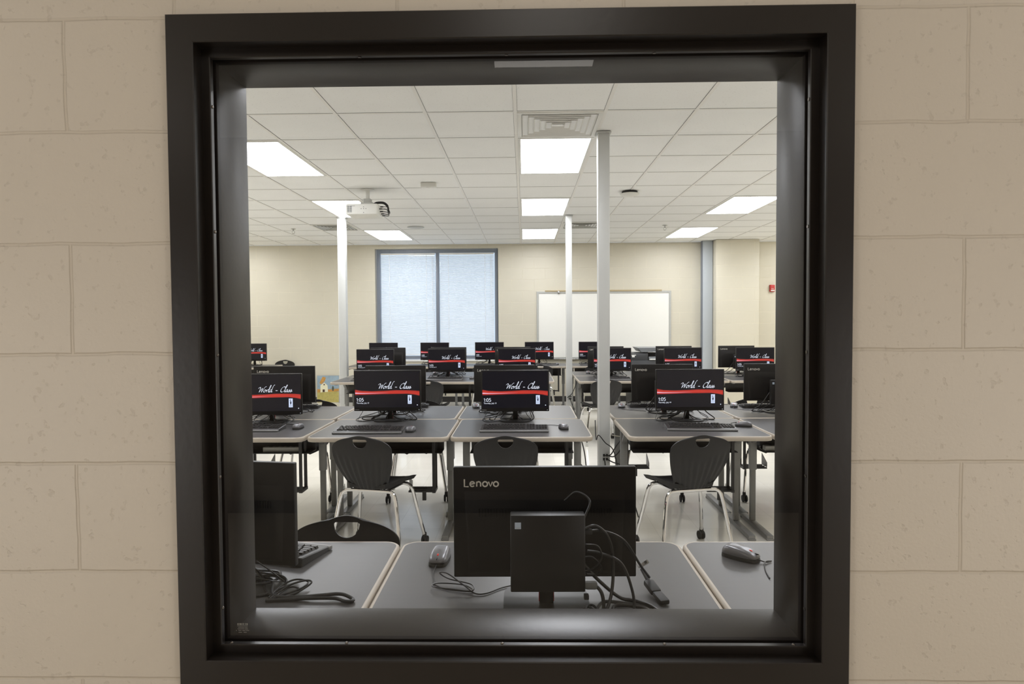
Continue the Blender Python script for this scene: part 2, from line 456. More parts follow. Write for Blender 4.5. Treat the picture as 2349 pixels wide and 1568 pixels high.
def clock_quads():
    """light sans time '1:05', cap height 1"""
    S = [[(.02, .78), (.28, .98), (.28, 0)], [(.62, .14), (.62, .02)], [(.62, .70), (.62, .58)], arc(1.13, .5, .28, .48, 90, 450, 24),
         [(2.10, .97), (1.72, .97), (1.68, .58)]+arc(1.85, .31, .29, .30, 120, -140, 16)]
    q = []
    for s in S: q += ribbon2d(s, .065)
    return q
def font_quads(s, size):
    cu = bpy.data.curves.new('t', 'FONT'); cu.body = s; cu.size = size; cu.resolution_u = 3
    o = bpy.data.objects.new('t', cu); C.objects.link(o)
    dg = bpy.context.evaluated_depsgraph_get(); me = bpy.data.meshes.new_from_object(o.evaluated_get(dg))
    r = [[me.vertices[i].co.xy.copy() for i in p.vertices] for p in me.polygons]
    bpy.data.objects.remove(o); bpy.data.curves.remove(cu); bpy.data.meshes.remove(me)
    return r
def put(mb, quads, f, m=0):
    for q in quads: mb.add([f(p[0], p[1]) for p in q], [list(range(len(q)))], m)
    return mb

# ------------------------------------------------------------------ camera
cam = bpy.data.cameras.new('camera'); co = bpy.data.objects.new('camera', cam); C.objects.link(co)
p_, y_, r_ = .03218, .01922, -.00628
ZC = 1.47
fw = Vector((-math.sin(y_)*math.cos(p_), math.cos(y_)*math.cos(p_), -math.sin(p_)))
rt = Vector((math.cos(y_), math.sin(y_), 0)); up = rt.cross(fw)
rt2 = rt*math.cos(r_)+up*math.sin(r_); up2 = up*math.cos(r_)-rt*math.sin(r_)
co.matrix_world = Matrix(((rt2.x, up2.x, -fw.x, 0), (rt2.y, up2.y, -fw.y, -1.164), (rt2.z, up2.z, -fw.z, ZC), (0, 0, 0, 1)))
cam.sensor_width = 36; cam.lens = 36*1473.78/2349; cam.clip_start = .02
bpy.context.scene.camera = co

# ------------------------------------------------------------------ setting
CEIL = 2.88
X0, X1, YB = -6.0, 5.6, 10.55
OX0, OX1, OZ0, OZ1 = -.64112, .58607, ZC-.673, ZC+.55333       # outer edge of the dark window frame
WT = .155
# the block wall between hall and classroom, with its opening
w = MB()
w.span((X0, 0.008, 0), (OX0+.03, WT, CEIL)); w.span((OX1-.03, 0.008, 0), (X1, WT, CEIL))
w.span((OX0+.03, 0.008, 0), (OX1-.03, WT, OZ0+.03)); w.span((OX0+.03, 0.008, OZ1-.03), (OX1-.03, WT, CEIL))
struct(w.build('wall_front', M['hall']))
w = MB()   # far wall with window opening
wx0, wx1, wz0, wz1 = -2.72, -.47, .77, 2.80
w.span((X0, YB, 0), (wx0, YB+.2, CEIL)); w.span((wx1, YB, 0), (X1, YB+.2, CEIL))
w.span((wx0, YB, 0), (wx1, YB+.2, wz0)); w.span((wx0, YB, wz1), (wx1, YB+.2, CEIL))
struct(w.build('wall_back', M['room']))
struct(MB().span((X0-.1, WT, 0), (X0, YB, CEIL)).build('wall_left', M['roomy']))
struct(MB().span((X1, WT, 0), (X1+.1, YB, CEIL)).build('wall_right', M['roomy']))
struct(MB().span((3.37, 10.20, 0), (4.12, YB, CEIL), .004).build('wall_pier', M['room']))
struct(MB().add([(X0, .1, 0), (X1, .1, 0), (X1, YB, 0), (X0, YB, 0)], [[0, 1, 2, 3]]).build('floor', M['floor'], recalc=False))
struct(MB().add([(X0, -3.65, 0), (X1, -3.65, 0), (X1, .1, 0), (X0, .1, 0)], [[0, 1, 2, 3]]).build('floor', M['hfloor'], recalc=False))
struct(MB().span((X0, YB-.008, 0), (X1, YB, .1), .002).build('baseboard_back', M['base']))
struct(MB().span((X0, -3.65, 0), (X1, -3.642, .1), .002).build('baseboard_hall', M['base']))
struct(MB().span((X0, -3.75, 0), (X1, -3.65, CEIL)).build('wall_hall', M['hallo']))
struct(MB().span((X0-.1, -3.75, 0), (X0, WT, CEIL)).build('wall_hall_left', M['hally']))
struct(MB().span((X1, -3.75, 0), (X1+.1, WT, CEIL)).build('wall_hall_right', M['hally']))
struct(MB().add([(X0, -3.65, CEIL), (X1, -3.65, CEIL), (X1, .01, CEIL), (X0, .01, CEIL)], [[3, 2, 1, 0]]).build('ceiling_hall', M['tile'], recalc=False))

# classroom ceiling: 2 ft tiles in a tee grid
GX, GY, G = -1.88188, 3.216, .6096
gx = lambda i: GX+G*i
gy = lambda j: GY+G*j
c = MB(); TH = .012
for i in range(-7, 13):
    for j in range(-5, 13):
        a, b = max(gx(i)+TH, X0), min(gx(i+1)-TH, X1); e, f = max(gy(j)+TH, WT), min(gy(j+1)-TH, YB)
        if b <= a or f <= e: continue
        z = CEIL+.003; s_ = .0012
        c.add([(a+s_, e+s_, z), (b-s_, e+s_, z), (b-s_, f-s_, z), (a+s_, f-s_, z), (a, e, z+.006), (b, e, z+.006), (b, f, z+.006), (a, f, z+.006)],
              [[3, 2, 1, 0]], 0)
        c.add([(a, e, z+.008), (b, e, z+.008), (b, f, z+.008), (a, f, z+.008)], [[3, 2, 1, 0]], 2)
for i in range(-7, 13):
    if X0 < gx(i) < X1: c.add([(gx(i)-TH, WT, CEIL), (gx(i)+TH, WT, CEIL), (gx(i)+TH, YB, CEIL), (gx(i)-TH, YB, CEIL)], [[3, 2, 1, 0]], 1)
for j in range(-5, 13):
    if WT < gy(j) < YB:
        c.add([(X0, gy(j)-TH, CEIL+.001), (X1, gy(j)-TH, CEIL+.001), (X1, gy(j)+TH, CEIL+.001), (X0, gy(j)+TH, CEIL+.001)], [[3, 2, 1, 0]], 1)
c.add([(X0, .05, CEIL+.03), (X1, .05, CEIL+.03), (X1, YB+.2, CEIL+.03), (X0, YB+.2, CEIL+.03)], [[3, 2, 1, 0]], 2)
struct(c.build('ceiling', [M['tile'], M['tee'], M['gap']], recalc=False))

# interior window: hollow metal frame, glazing bead, tape, glass
win = struct(thing('window_1', 'dark bronze metal framed interior window in painted block wall', 'window', (0, 0, 0)))
rect = (OX0, OZ0, OX1, OZ1)
b = .0018
MB().rings(rect, [(0, .012), (0, -.006), (b, -.008), (.05-b, -.008), (.05, -.008+b), (.05, .0225), (.05, .0415), (.0655, .0445), (.0665, .046), (.0665, .1755), (.065, .1775), (.01, .1775), (.01, .155)]).build('frame', M['bronze'], win, recalc=True)
MB().rings(rect, [(.05, .0222), (.0645, .0222), (.066, .0235), (.066, .033), (.065, .0342), (.05, .0342)]).build('glazing_bead', M['bronze'], win)
MB().rings(rect, [(.05, .0344), (.0635, .0344), (.0635, .0385), (.05, .0385)]).build('glazing_tape', M['gasket'], win)
gx0, gx1, gz0, gz1 = OX0+.056, OX1-.056, OZ0+.056, OZ1-.056
MB().add([(gx0, .040, gz0), (gx1, .040, gz0), (gx1, .040, gz1), (gx0, .040, gz1)], [[0, 1, 2, 3]]).build('glass_pane', M['glass'], win, recalc=False)
et = MB()
cx_, cz_ = -.5435, .8935          # maker's stamp, too small to read: one bold line and five fine ones
for dx, dz, ww, hh in ((-.0085, 0, .003, .0034), (-.0035, 0, .0052, .0034), (.0015, 0, .0024, .0034), (.0055, 0, .0018, .0034), (.009, 0, .0026, .0034),
                       (0, -.0037, .0205, .0011), (-.0025, -.0066, .0125, .0011), (.0072, -.0066, .0052, .0010), (-.003, -.0095, .0135, .0011), (.0075, -.0095, .0056, .0013),
                       (-.0115, -.0125, .0014, .0016), (-.005, -.0125, .0062, .0012), (.0025, -.0125, .0056, .0014), (.0095, -.0125, .0066, .0012), (-.0045, -.016, .0068, .0011), (.005, -.016, .0062, .0012)):
    et.add([(cx_+dx-ww/2, .0396, cz_+dz-hh/2), (cx_+dx+ww/2, .0396, cz_+dz-hh/2), (cx_+dx+ww/2, .0396, cz_+dz+hh/2), (cx_+dx-ww/2, .0396, cz_+dz+hh/2)], [[0, 1, 2, 3]])
et.build('etched_label', M['etch'], win, recalc=False)
def screw(x, y, z, axis):
    s = MB()
    s.lathe([(.0001, .0016), (.0022, .0014), (.0032, .0004), (.0034, -.0006)], (x, y, z), axis, 12)
    s.build('screw', M['screw'], win)
for u in (-.56, -.34, -.045, .26, .50):
    screw(u, .0285, OZ0+.066+.0006, 'Z')
for u in (-.30, -.03, .24): screw(u, .0285, OZ1-.066-.0004, 'Z')
for z in (1.87, 1.64, 1.41, 1.18, .93):
    screw(OX0+.066+.0004, .0285, z, 'X'); screw(OX1-.066-.0004, .0285, z, 'X')

# far window: aluminium frame and glass
w2 = struct(thing('window_2', 'blue grey aluminium window with two panes on the far wall', 'window', (0, 0, 0)))
MB().rings((-2.70, .785, -.475, 2.79), [(0, YB+.14), (0, YB+.06), (.004, YB+.056), (.056, YB+.056), (.06, YB+.06), (.06, YB+.14)], closed=True).build('window_frame', M['alum'], w2)
MB().span((-1.615, YB+.056, .845), (-1.555, YB+.14, 2.73), .003).build('mullion', M['alum'], w2)
for a, e in ((-2.64, -1.615), (-1.555, -.535)):
    MB().add([(a, YB+.12, .845), (e, YB+.12, .845), (e, YB+.12, 2.73), (a, YB+.12, 2.73)], [[0, 1, 2, 3]]).build('glass_pane', M['oglass'], w2, recalc=False)
MB().span((-2.72, YB-.02, .745), (-.47, YB+.06, .772), .003).build('window_sill', M['white'], w2)
for k, (a, e) in enumerate(((-2.632, -1.622), (-1.548, -.545))):
    t = thing('window_blind', ('left' if k == 0 else 'right')+' white mini blind lowered over the '+('left' if k == 0 else 'right')+' pane of the far window', 'blind', ((a+e)/2, YB+.075, .86), 0, 'mini blinds on the far window')
    hw = (e-a)/2-.006
    MB().span((-hw, -.015, 1.835), (hw, .012, 1.865), .003).build('headrail', M['white'], t)
    s = MB(); n = 87; pitch = .0208
    for i in range(n):
        z = .022+i*pitch; an = R(38)
        d = .0125
        prof = [(-d, 0), (0, .0018), (d, 0)]
        for q in range(2):
            (p0, h0), (p1, h1) = prof[q], prof[q+1]
            f = lambda p, h: (p*math.cos(an)-h*math.sin(an)*0, z+p*math.sin(an)+h)
            (ya, za), (yb, zb) = f(p0, h0), f(p1, h1)
            s.add([(-hw, ya, za), (hw, ya, za), (hw, yb, zb), (-hw, yb, zb)], [[0, 1, 2, 3]])
    s.build('slats', M['slat'], t, recalc=False, ang=80)
    MB().span((-hw, -.012, 0), (hw, .012, .012), .003).build('bottom_rail', M['white'], t)
    for x in (-hw+.16, hw-.16):
        MB().span((x-.003, -.0135, .01), (x+.003, -.0125, 1.84)).build('ladder_cord', M['cord'], t)
    MB().tube([(hw-.05, -.02, 1.82), (hw-.05, -.02, .82)], .004, 6).build('tilt_wand', M['cord'], t)

# ------------------------------------------------------------------ ceiling things
def ceiling_light(x, y, dx, dy, z, label, lampm, group):
    t = thing('ceiling_light', label, 'ceiling light', (x, y, z), 0, group)
    f = MB(); a, e = dx/2, dy/2; k = .022
    for p, q in (((-a, -e), (a, -e+k)), ((-a, e-k), (a, e)), ((-a, -e+k), (-a+k, e-k)), ((a-k, -e+k), (a, e-k))):
        f.span((p[0], p[1], -.004), (q[0], q[1], .003), .001)
    f.build('frame', M['white'], t)
    MB().add([(-a+k, -e+k, -.002), (a-k, -e+k, -.002), (a-k, e-k, -.002), (-a+k, e-k, -.002)], [[3, 2, 1, 0]]).build('diffuser', lampm, t, recalc=False)
    return t
nm = {(-1, 1): 'left ceiling light nearest the window, cut by the left jamb', (-1, 5): 'left ceiling light behind the projector', (-1, 9): 'left ceiling light nearest the far wall, above the blinds',
      (3, 1): 'middle ceiling light right behind the square air diffuser', (3, 5): 'middle light panel, second of the centre line', (3, 9): 'middle ceiling light nearest the far wall',
      (7, 5): 'right ceiling light cut by the right jamb', (7, 9): 'right ceiling light nearest the grey column',
      (-1, -3): 'left ceiling light right above the front desks', (3, -3): 'middle ceiling light right above the front desks', (7, 1): 'right ceiling light beyond the right jamb', (7, -3): 'right light above the front desks',
      (-6, 1): 'ceiling light at left beyond the left jamb, near', (-6, 5): 'ceiling light at left beyond the left jamb, middle', (-6, 9): 'ceiling light at left beyond the left jamb, far',
      (11, 1): 'ceiling light at right beyond the right jamb, near', (11, 5): 'ceiling light at right beyond the right jamb, middle', (11, 9): 'ceiling light at right beyond the right jamb, far'}
for (i, j), l in nm.items():
    ceiling_light(gx(i)+G/2, gy(j)+G, G-.024, 2*G-.024, CEIL, l, M['lamp'], 'classroom ceiling light panels')
ceiling_light(.114, -1.78, .58, 1.19, CEIL-.006, 'hall ceiling light mirrored at the top of the glass', M['hlamp'], 'hall ceiling lights')
for hx, hy in ((-2.5, -1.4), (2.6, -1.4), (-3.9, -1.9), (4.0, -1.9), (-2.6, -2.95), (2.7, -2.95)):
    ceiling_light(hx, hy, .58, 1.19, CEIL-.006, ('left' if hx < 0 else 'right')+(' far' if abs(hx) > 3 else ' near' if hy > -2 else ' rear')+' hall ceiling light outside the view', M['hlamp'], 'hall ceiling lights')

def vent(i, j, label, dark):
    t = thing('air_diffuser', label, 'air vent', (gx(i)+G/2, gy(j)+G/2, CEIL), 0, 'square ceiling air diffusers')
    a = G/2-.012
    f = MB()
    for p, q in (((-a, -a), (a, -a+.03)), ((-a, a-.03), (a, a)), ((-a, -a+.03), (-a+.03, a-.03)), ((a-.03, -a+.03), (a, a-.03))):
        f.span((p[0], p[1], -.005), (q[0], q[1], .002), .001)
    f.build('frame', M['white'], t)
    MB().add([(-a+.02, -a+.02, .045), (a-.02, -a+.02, .045), (a-.02, a-.02, .045), (-a+.02, a-.02, .045)], [[3, 2, 1, 0]]).build('throat', M['dark'], t, recalc=False)
    for k in range(6):
        r1 = a-.035-k*.042; r0 = r1-.026; v = MB()
        vs = [(x*r0, y*r0, .032) for x, y in ((-1, -1), (1, -1), (1, 1), (-1, 1))]+[(x*r1, y*r1, -.008) for x, y in ((-1, -1), (1, -1), (1, 1), (-1, 1))]
        vs += [(v_[0], v_[1], v_[2]+.002) for v_ in vs]
        fs = []
        for q in range(4):
            l = (q+1) % 4; fs += [[q, l, 4+l, 4+q], [8+q, 12+q, 12+l, 8+l], [4+q, 4+l, 12+l, 12+q], [q, 8+q, 8+l, l]]
        v.add(vs, fs); v.m = [1 if q % 4 == 1 else 0 for q in range(16)]  # upper blade faces dark: shade of the duct put into their colour
        for q in range(4):
            l = (q+1) % 4; v.add([(vs[4+q][0], vs[4+q][1], -.009), (vs[4+l][0], vs[4+l][1], -.009), (vs[4+l][0], vs[4+l][1], .002), (vs[4+q][0], vs[4+q][1], .002)], [[0, 1, 2, 3]])
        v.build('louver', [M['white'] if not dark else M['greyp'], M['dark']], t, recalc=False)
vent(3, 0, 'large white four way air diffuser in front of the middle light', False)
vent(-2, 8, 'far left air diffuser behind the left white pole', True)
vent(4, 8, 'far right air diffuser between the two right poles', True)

t = thing('motion_sensor', 'small white box sensor on the ceiling right of the projector', 'sensor', (-.965, 5.40, CEIL))
MB().box((0, 0, -.022), (.155, .07, .044), .004).build('housing', M['plastic'], t)
MB().lathe([(.022, .0), (.020, -.006), (.008, -.01)], (0, -.01, -.0445), 'Z', 16).build('lens', M['white'], t)
t = thing('wireless_access_point', 'round white wireless access point with black back plate on the ceiling', 'access point', (1.16, 5.93, CEIL))
MB().lathe([(.075, 0), (.085, -.004), (.085, -.02), (.07, -.022)], (0, 0, 0), 'Z', 28).build('mounting_plate', M['rubber'], t)
MB().lathe([(.085, -.022), (.103, -.026), (.106, -.034), (.09, -.046), (.05, -.052), (.001, -.053)], (0, 0, 0), 'Z', 28).build('cover', M['plastic'], t)
t = thing('ceiling_speaker', 'flush round speaker grille in the ceiling above the blinds', 'speaker', (-1.61, 8.44, CEIL))
MB().lathe([(.125, 0), (.125, -.005), (.11, -.007)], (0, 0, 0), 'Z', 28).build('rim', M['greyp'], t)
MB().lathe([(.11, -.005), (.05, -.0085), (.001, -.009)], (0, 0, 0), 'Z', 28).build('grille', M['greyp'], t)
for x, y, l in ((-3.47, 8.5, 'left fire sprinkler head hanging near the left jamb'), (2.10, 8.49, 'right fire sprinkler head beside the far right light')):
    t = thing('fire_sprinkler', l, 'sprinkler', (x, y, CEIL), 0, 'fire sprinkler heads')
    MB().lathe([(.035, 0), (.036, -.004), (.02, -.008), (.012, -.009)], (0, 0, 0), 'Z', 16).build('escutcheon', M['steel'], t)
    MB().lathe([(.011, -.008), (.011, -.03), (.008, -.034)], (0, 0, 0), 'Z', 12).build('body', M['steel'], t)
    MB().tube(cat([(-.012, 0, -.03), (-.02, 0, -.045), (-.004, 0, -.068)], 5), .003, 6).tube(cat([(.012, 0, -.03), (.02, 0, -.045), (.004, 0, -.068)], 5), .003, 6).build('yoke', M['steel'], t)
    MB().lathe([(.018, -.068), (.018, -.07), (.004, -.072)], (0, 0, 0), 'Z', 16).build('deflector', M['steel'], t)

# projector
t = thing('projector', 'white projector hanging from a short ceiling pole', 'projector', (-1.69, 5.70, 0))
pb = MB(); z0, z1 = 2.594, 2.708
poly = rrect(.34, .30, .025, 5)
pb.prism([(x*.985, y*.985) for x, y in poly], z0, z0+.01); pb.v = pb.v
pb = MB(); n_ = len(poly)
lv = [(.93, z0), (.985, z0+.006), (1, z0+.02), (1, z1-.02), (.985, z1-.006), (.93, z1)]
vs = [(x*k, y*k, z) for k, z in lv for x, y in poly]
fs = [[i*n_+q, i*n_+(q+1) % n_, (i+1)*n_+(q+1) % n_, (i+1)*n_+q] for i in range(len(lv)-1) for q in range(n_)]+[list(range(n_))[::-1], [(len(lv)-1)*n_+q for q in range(n_)]]
pb.add(vs, fs).build('body', M['plastic'], t)
v = MB()
for x in (-.140, -.114):
    for q in range(7): v.box((x, -.1505, z0+.028+q*.010), (.022, .004, .006), .001)
v.build('vent_grille', M['midgrey'], t)
MB().box((-.09, -.1505, z1-.025), (.04, .003, .007), .001).build('name_plate', M['greyp'], t)
for bx, bz in ((.02, .06), (.045, .06), (-.005, .06), (.02, .078), (.02, .02)): MB().lathe([(.0045, 0), (.0035, -.003)], (bx, -.150, z0+bz), 'Y', 10).build('button', M['midgrey'], t)
MB().lathe([(.04, 0), (.04, .02), (.03, .022), (.028, .01)], (-.08, .148, z0+.06), 'Y', 20).build('lens', M['dark'], t)
MB().lathe([(.03, CEIL), (.07, CEIL-.001), (.07, CEIL-.006), (.03, CEIL-.012)], (.03, 0, 0), 'Z', 24).tube([(.03, 0, CEIL-.01), (.03, 0, 2.75)], .020, 14).build('mounting_pole', M['white'], t)
MB().box((.03, 0, 2.757), (.075, .075, .045), .004).box((.03, 0, 2.728), (.13, .11, .018), .003).bar((.03, 0, 2.718), (-.11, -.06, 2.712), .016, .006).bar((.03, 0, 2.718), (.15, -.06, 2.712), .016, .006).bar((.03, 0, 2.718), (-.11, .09, 2.712), .016, .006).build('mount_bracket', M['greyp'], t)
MB().tube(cat([(.06, .03, 2.72), (.12, .0, 2.738), (.20, -.02, 2.735), (.245, -.03, 2.70), (.255, -.03, 2.66)], 8), [.010]*8+[.013]*17+[.010]*8, 8).build('cable_sleeve', M['rubber'], t)
for q, (zz, yy, rr) in enumerate(((2.622, .00, .0045), (2.637, -.06, .004), (2.66, -.09, .004), (2.690, -.04, .0035), (2.612, .05, .004))):
    MB().tube(cat([(.252, -.03, 2.675), (.268-.005*q, -.02+yy*.3, 2.63), (.245, yy*.7, zz-.004), (.2, yy, zz), (.172, yy, zz)], 6), rr, 6).box((.188, yy, zz), (.032, .016, .011), .003).build('cable', M['cable'], t)

# ------------------------------------------------------------------ power poles
POLES = []
def pole(x, y, w, label, outlets):
    t = thing('power_pole', label, 'pole', (x, y, 0), 0, 'floor to ceiling power poles')
    MB().box((0, 0, CEIL/2), (w, w, CEIL-.002), .003).build('shaft', M['pole'], t)
    k = w/2+.012; f = MB(); z = CEIL-.004
    for a, e in (((-k, -k), (k, -w/2)), ((-k, w/2), (k, k)), ((-k, -w/2), (-w/2, w/2)), ((w/2, -w/2), (k, w/2))):
        f.span((a[0], a[1], z-.008), (e[0], e[1], z))
    f.build('ceiling_collar', M['pole'], t)
    MB().span((-w/2-.001, -w/2-.0005, .05), (-w/2+.004, -w/2+.0, CEIL-.02)).build('raceway_seam', M['white'], t)
    for dx in ((-.011, .011) if outlets else ()):
        for z in (.455, .425):
            MB().box((dx+.008, -w/2-.006, z), (.015, .012, .018), .002).build('outlet_plug', M['rubber'], t)
    POLES.append(t)
    return t
pole(.6, 3.72, .086, 'near grey power pole between the desks, crowded with plugs', True)
pole(-2.45, 7.5, .10, 'left white power pole standing left of the blinds', False)
pole(.602, 7.5, .08, 'far thin power pole in front of the whiteboard', True)
t = thing('steel_column', 'light grey boxed steel column in the corner beside the pier', 'column', (3.275, 10.46, 0))
MB().box((0, 0, CEIL/2), (.175, .16, CEIL), .006).build('column_casing', M['pipe'], t)
MB().box((-.093, -.03, CEIL/2), (.010, .09, CEIL), .002).build('edge_trim', M['alum'], t)
MB().tube([(.092-.004+.006, -.02, 0), (.094, -.02, CEIL)], .008, 8).build('conduit', M['cork'], t)

# whiteboard
t = thing('whiteboard', 'wide white marker board on the far wall right of the window', 'whiteboard', (1.443, YB, .775))
hw, hh = 1.217, 1.232
MB().span((-hw+.03, -.015, .03), (hw-.03, -.004, hh-.03)).build('writing_surface', M['wboard'], t)
f = MB()
f.rings((-hw, 0, hw, hh), [(0, 0), (0, -.022), (.004, -.025), (.036, -.025), (.04, -.022), (.04, -.012)])
f.build('board_frame', M['greyp'], t)
MB().span((-hw+.155, -.034, hh-.008), (hw-.17, -.002, hh+.022), .003).build('map_rail', M['cork'], t)
MB().box((-hw+.40, -.038, hh-.02), (.03, .012, .055), .003).build('map_hook', M['steel'], t)
MB().span((-hw+.05, -.075, .0), (hw-.05, -.024, .012), .003).build('marker_tray', M['steel'], t)

# fire alarm pull station
t = thing('fire_alarm_pull', 'small red fire alarm pull station on the wall at right', 'fire alarm', (4.47, YB, 2.035))
MB().box((0, -.022, 0), (.085, .044, .125), .006).build('housing', M['red'], t)
MB().box((0, -.05, -.04), (.066, .014, .020), .003).build('pull_handle', M['paper'], t)
for s_, z in (('FIRE', -.018),):
    fq = MB(); q = font_quads(s_, .026); xm = max(p[0] for f in q for p in f); put(fq, q, lambda x, y: (x-xm/2, -.0445, z+y)); fq.build('lettering', M['paper'], t, recalc=False)

# small farmhouse painting leaning on the wall
t = thing('painting', 'small farmhouse painting standing on the floor against the far wall', 'painting', (-3.60, YB-.05, 0))
t.rotation_euler = (R(-4), 0, 0)
MB().span((-.205, -.012, .0), (.205, .012, .50), .003).build('canvas', M['sky'], t)
F = lambda y: (lambda p: (p[0], y, p[1]))
def flat(poly, y, name, m): MB().add([(p[0], y, p[1]) for p in poly], [list(range(len(poly)))]).build(name, m, t, recalc=False)
flat([(-.2, .005), (.2, .005), (.2, .20), (.06, .22), (-.2, .19)], -.0126, 'painted_field', M['field'])
flat([(-.2, .19), (.2, .21), (.2, .26), (.02, .245), (-.2, .25)], -.0128, 'painted_hedge', M['gold'])
flat([(-.14, .19), (.0, .2), (-.01, .32), (-.07, .37), (-.14, .32)], -.013, 'painted_barn', M['barn'])
flat([(-.16, .36), (-.1, .48), (-.04, .46), (-.06, .40), (-.12, .34)], -.0132, 'painted_sail', M['gold'])
flat([(-.10, .195), (-.06, .197), (-.06, .245), (-.10, .245)], -.0132, 'painted_door', M['trunk'])
flat([(-.085, .32), (-.06, .32), (-.06, .345), (-.085, .345)], -.0132, 'painted_window', M['trunk'])
flat([(.075, .22), (.105, .22), (.11, .27), (.09, .32), (.07, .27)], -.0132, 'painted_tree', M['tree'])
MB().rings((-.207, 0, .207, .502), [(0, .013), (0, -.014), (.008, -.014), (.008, -.011)]).build('frame', M['greyp'], t)

# copier
t = thing('copier', 'dark grey office copier standing under the whiteboard at right', 'copier', (2.04, 9.62, 0))
MB().box((0, 0, .42), (.60, .56, .80), .012).build('cabinet', M['copier'], t)
MB().box((-.17, 0, .875), (.30, .54, .12), .01).build('finisher_box', M['copier'], t)
MB().box((.14, -.01, .85), (.30, .52, .06), .006).build('exit_tray', M['copier2'], t)
MB().box((.14, -.29, .838), (.28, .05, .02), .004).build('paper_stack', M['paper'], t)
lid = MB(); lid.prism([(-.13, .955), (.30, .955), (.30, 1.025), (-.19, 1.025)], -.27, .27, 'XZ'); lid.build('scanner_lid', M['copier2'], t)
MB().box((.12, -.285, .955), (.30, .03, .012), .004).build('lid_handle', M['steel'], t)
for z in (.2, .38, .56): MB().box((.02, -.283, z), (.5, .012, .15), .004).build('paper_drawer', M['copier'], t)
MB().box((.14, .10, .915), (.32, .34, .09), .006).build('scanner_body', M['copier'], t)
lg = MB(); lg.box((-.255, -.2705, .905), (.075, .001, .012)).box((-.262, -.2706, .885), (.045, .001, .028)); lg.build('brand_sticker', M['paper'], t, recalc=False)

# ------------------------------------------------------------------ desk
DW, DD, DH = .908, .755, .74
def make_desk():
    t = thing('computer_desk', 'grey laminate computer desk', 'desk')
    o = rrect(DW, DD, .055, 7); n = len(o)
    def inset(d): return rrect(DW-2*d, DD-2*d, .055-d, 7)
    MB().prism(inset(.0125), DH-.028, DH).build('desktop', M['lam'], t)
    e = MB(); prof = [(.0122, DH), (.006, DH), (.0018, DH-.0035), (0, DH-.009), (0, DH-.022), (.003, DH-.029), (.010, DH-.031), (.02, DH-.031)]
    vs = [(x, y, z) for d, z in prof for x, y in inset(d)]
    fs = [[i*n+q, i*n+(q+1) % n, (i+1)*n+(q+1) % n, (i+1)*n+q] for i in range(len(prof)-1) for q in range(n)]
    e.add(vs, fs).build('edge_band', M['band'], t)
    for sx in (-1, 1):
        x = sx*.40
        lg = MB().box((x, .20, .55), (.050, .036, .30), .004).box((x, .20, .235), (.038, .028, .40), .003).build('leg', M['frame'], t)
        MB().box((x, .12, .018), (.045, .52, .032), .004).box((x, -.135, .006), (.05, .02, .012), .002).box((x, .375, .006), (.05, .02, .012), .002).build('foot', M['frame'], lg)
        MB().bar((x, .19, .60), (x, .06, .700), .034, .022, .003).bar((x, -.28, .701), (x, .32, .701), .03, .016, .002).build('brace', M['frame'], lg)
    MB().box((0, .17, .63), (.72, .012, .155), .002).box((0, .10, .556), (.72, .13, .006), .001).build('cable_tray', M['blackm'], t)
    h = MB()
    h.bar((.31, .09, .70), (.31, .09, .295), .020, .012).bar((.31, -.01, .70), (.31, -.01, .295), .020, .012)
    for yy in (-.01, .04, .09): h.box((.225, yy, .30), (.18, .022, .010))
    h.box((.31, .04, .30), (.022, .12, .02)).box((.235, .04, .27), (.025, .02, .09))
    hh_ = h.build('computer_bracket', M['blackm'], t)
    MB().prism([(.0, .31), (.11, .31), (.11, .345), (.0, .40)], .138, .142, 'YZ').build('bracket_plate', M['frame'], hh_)
    return t

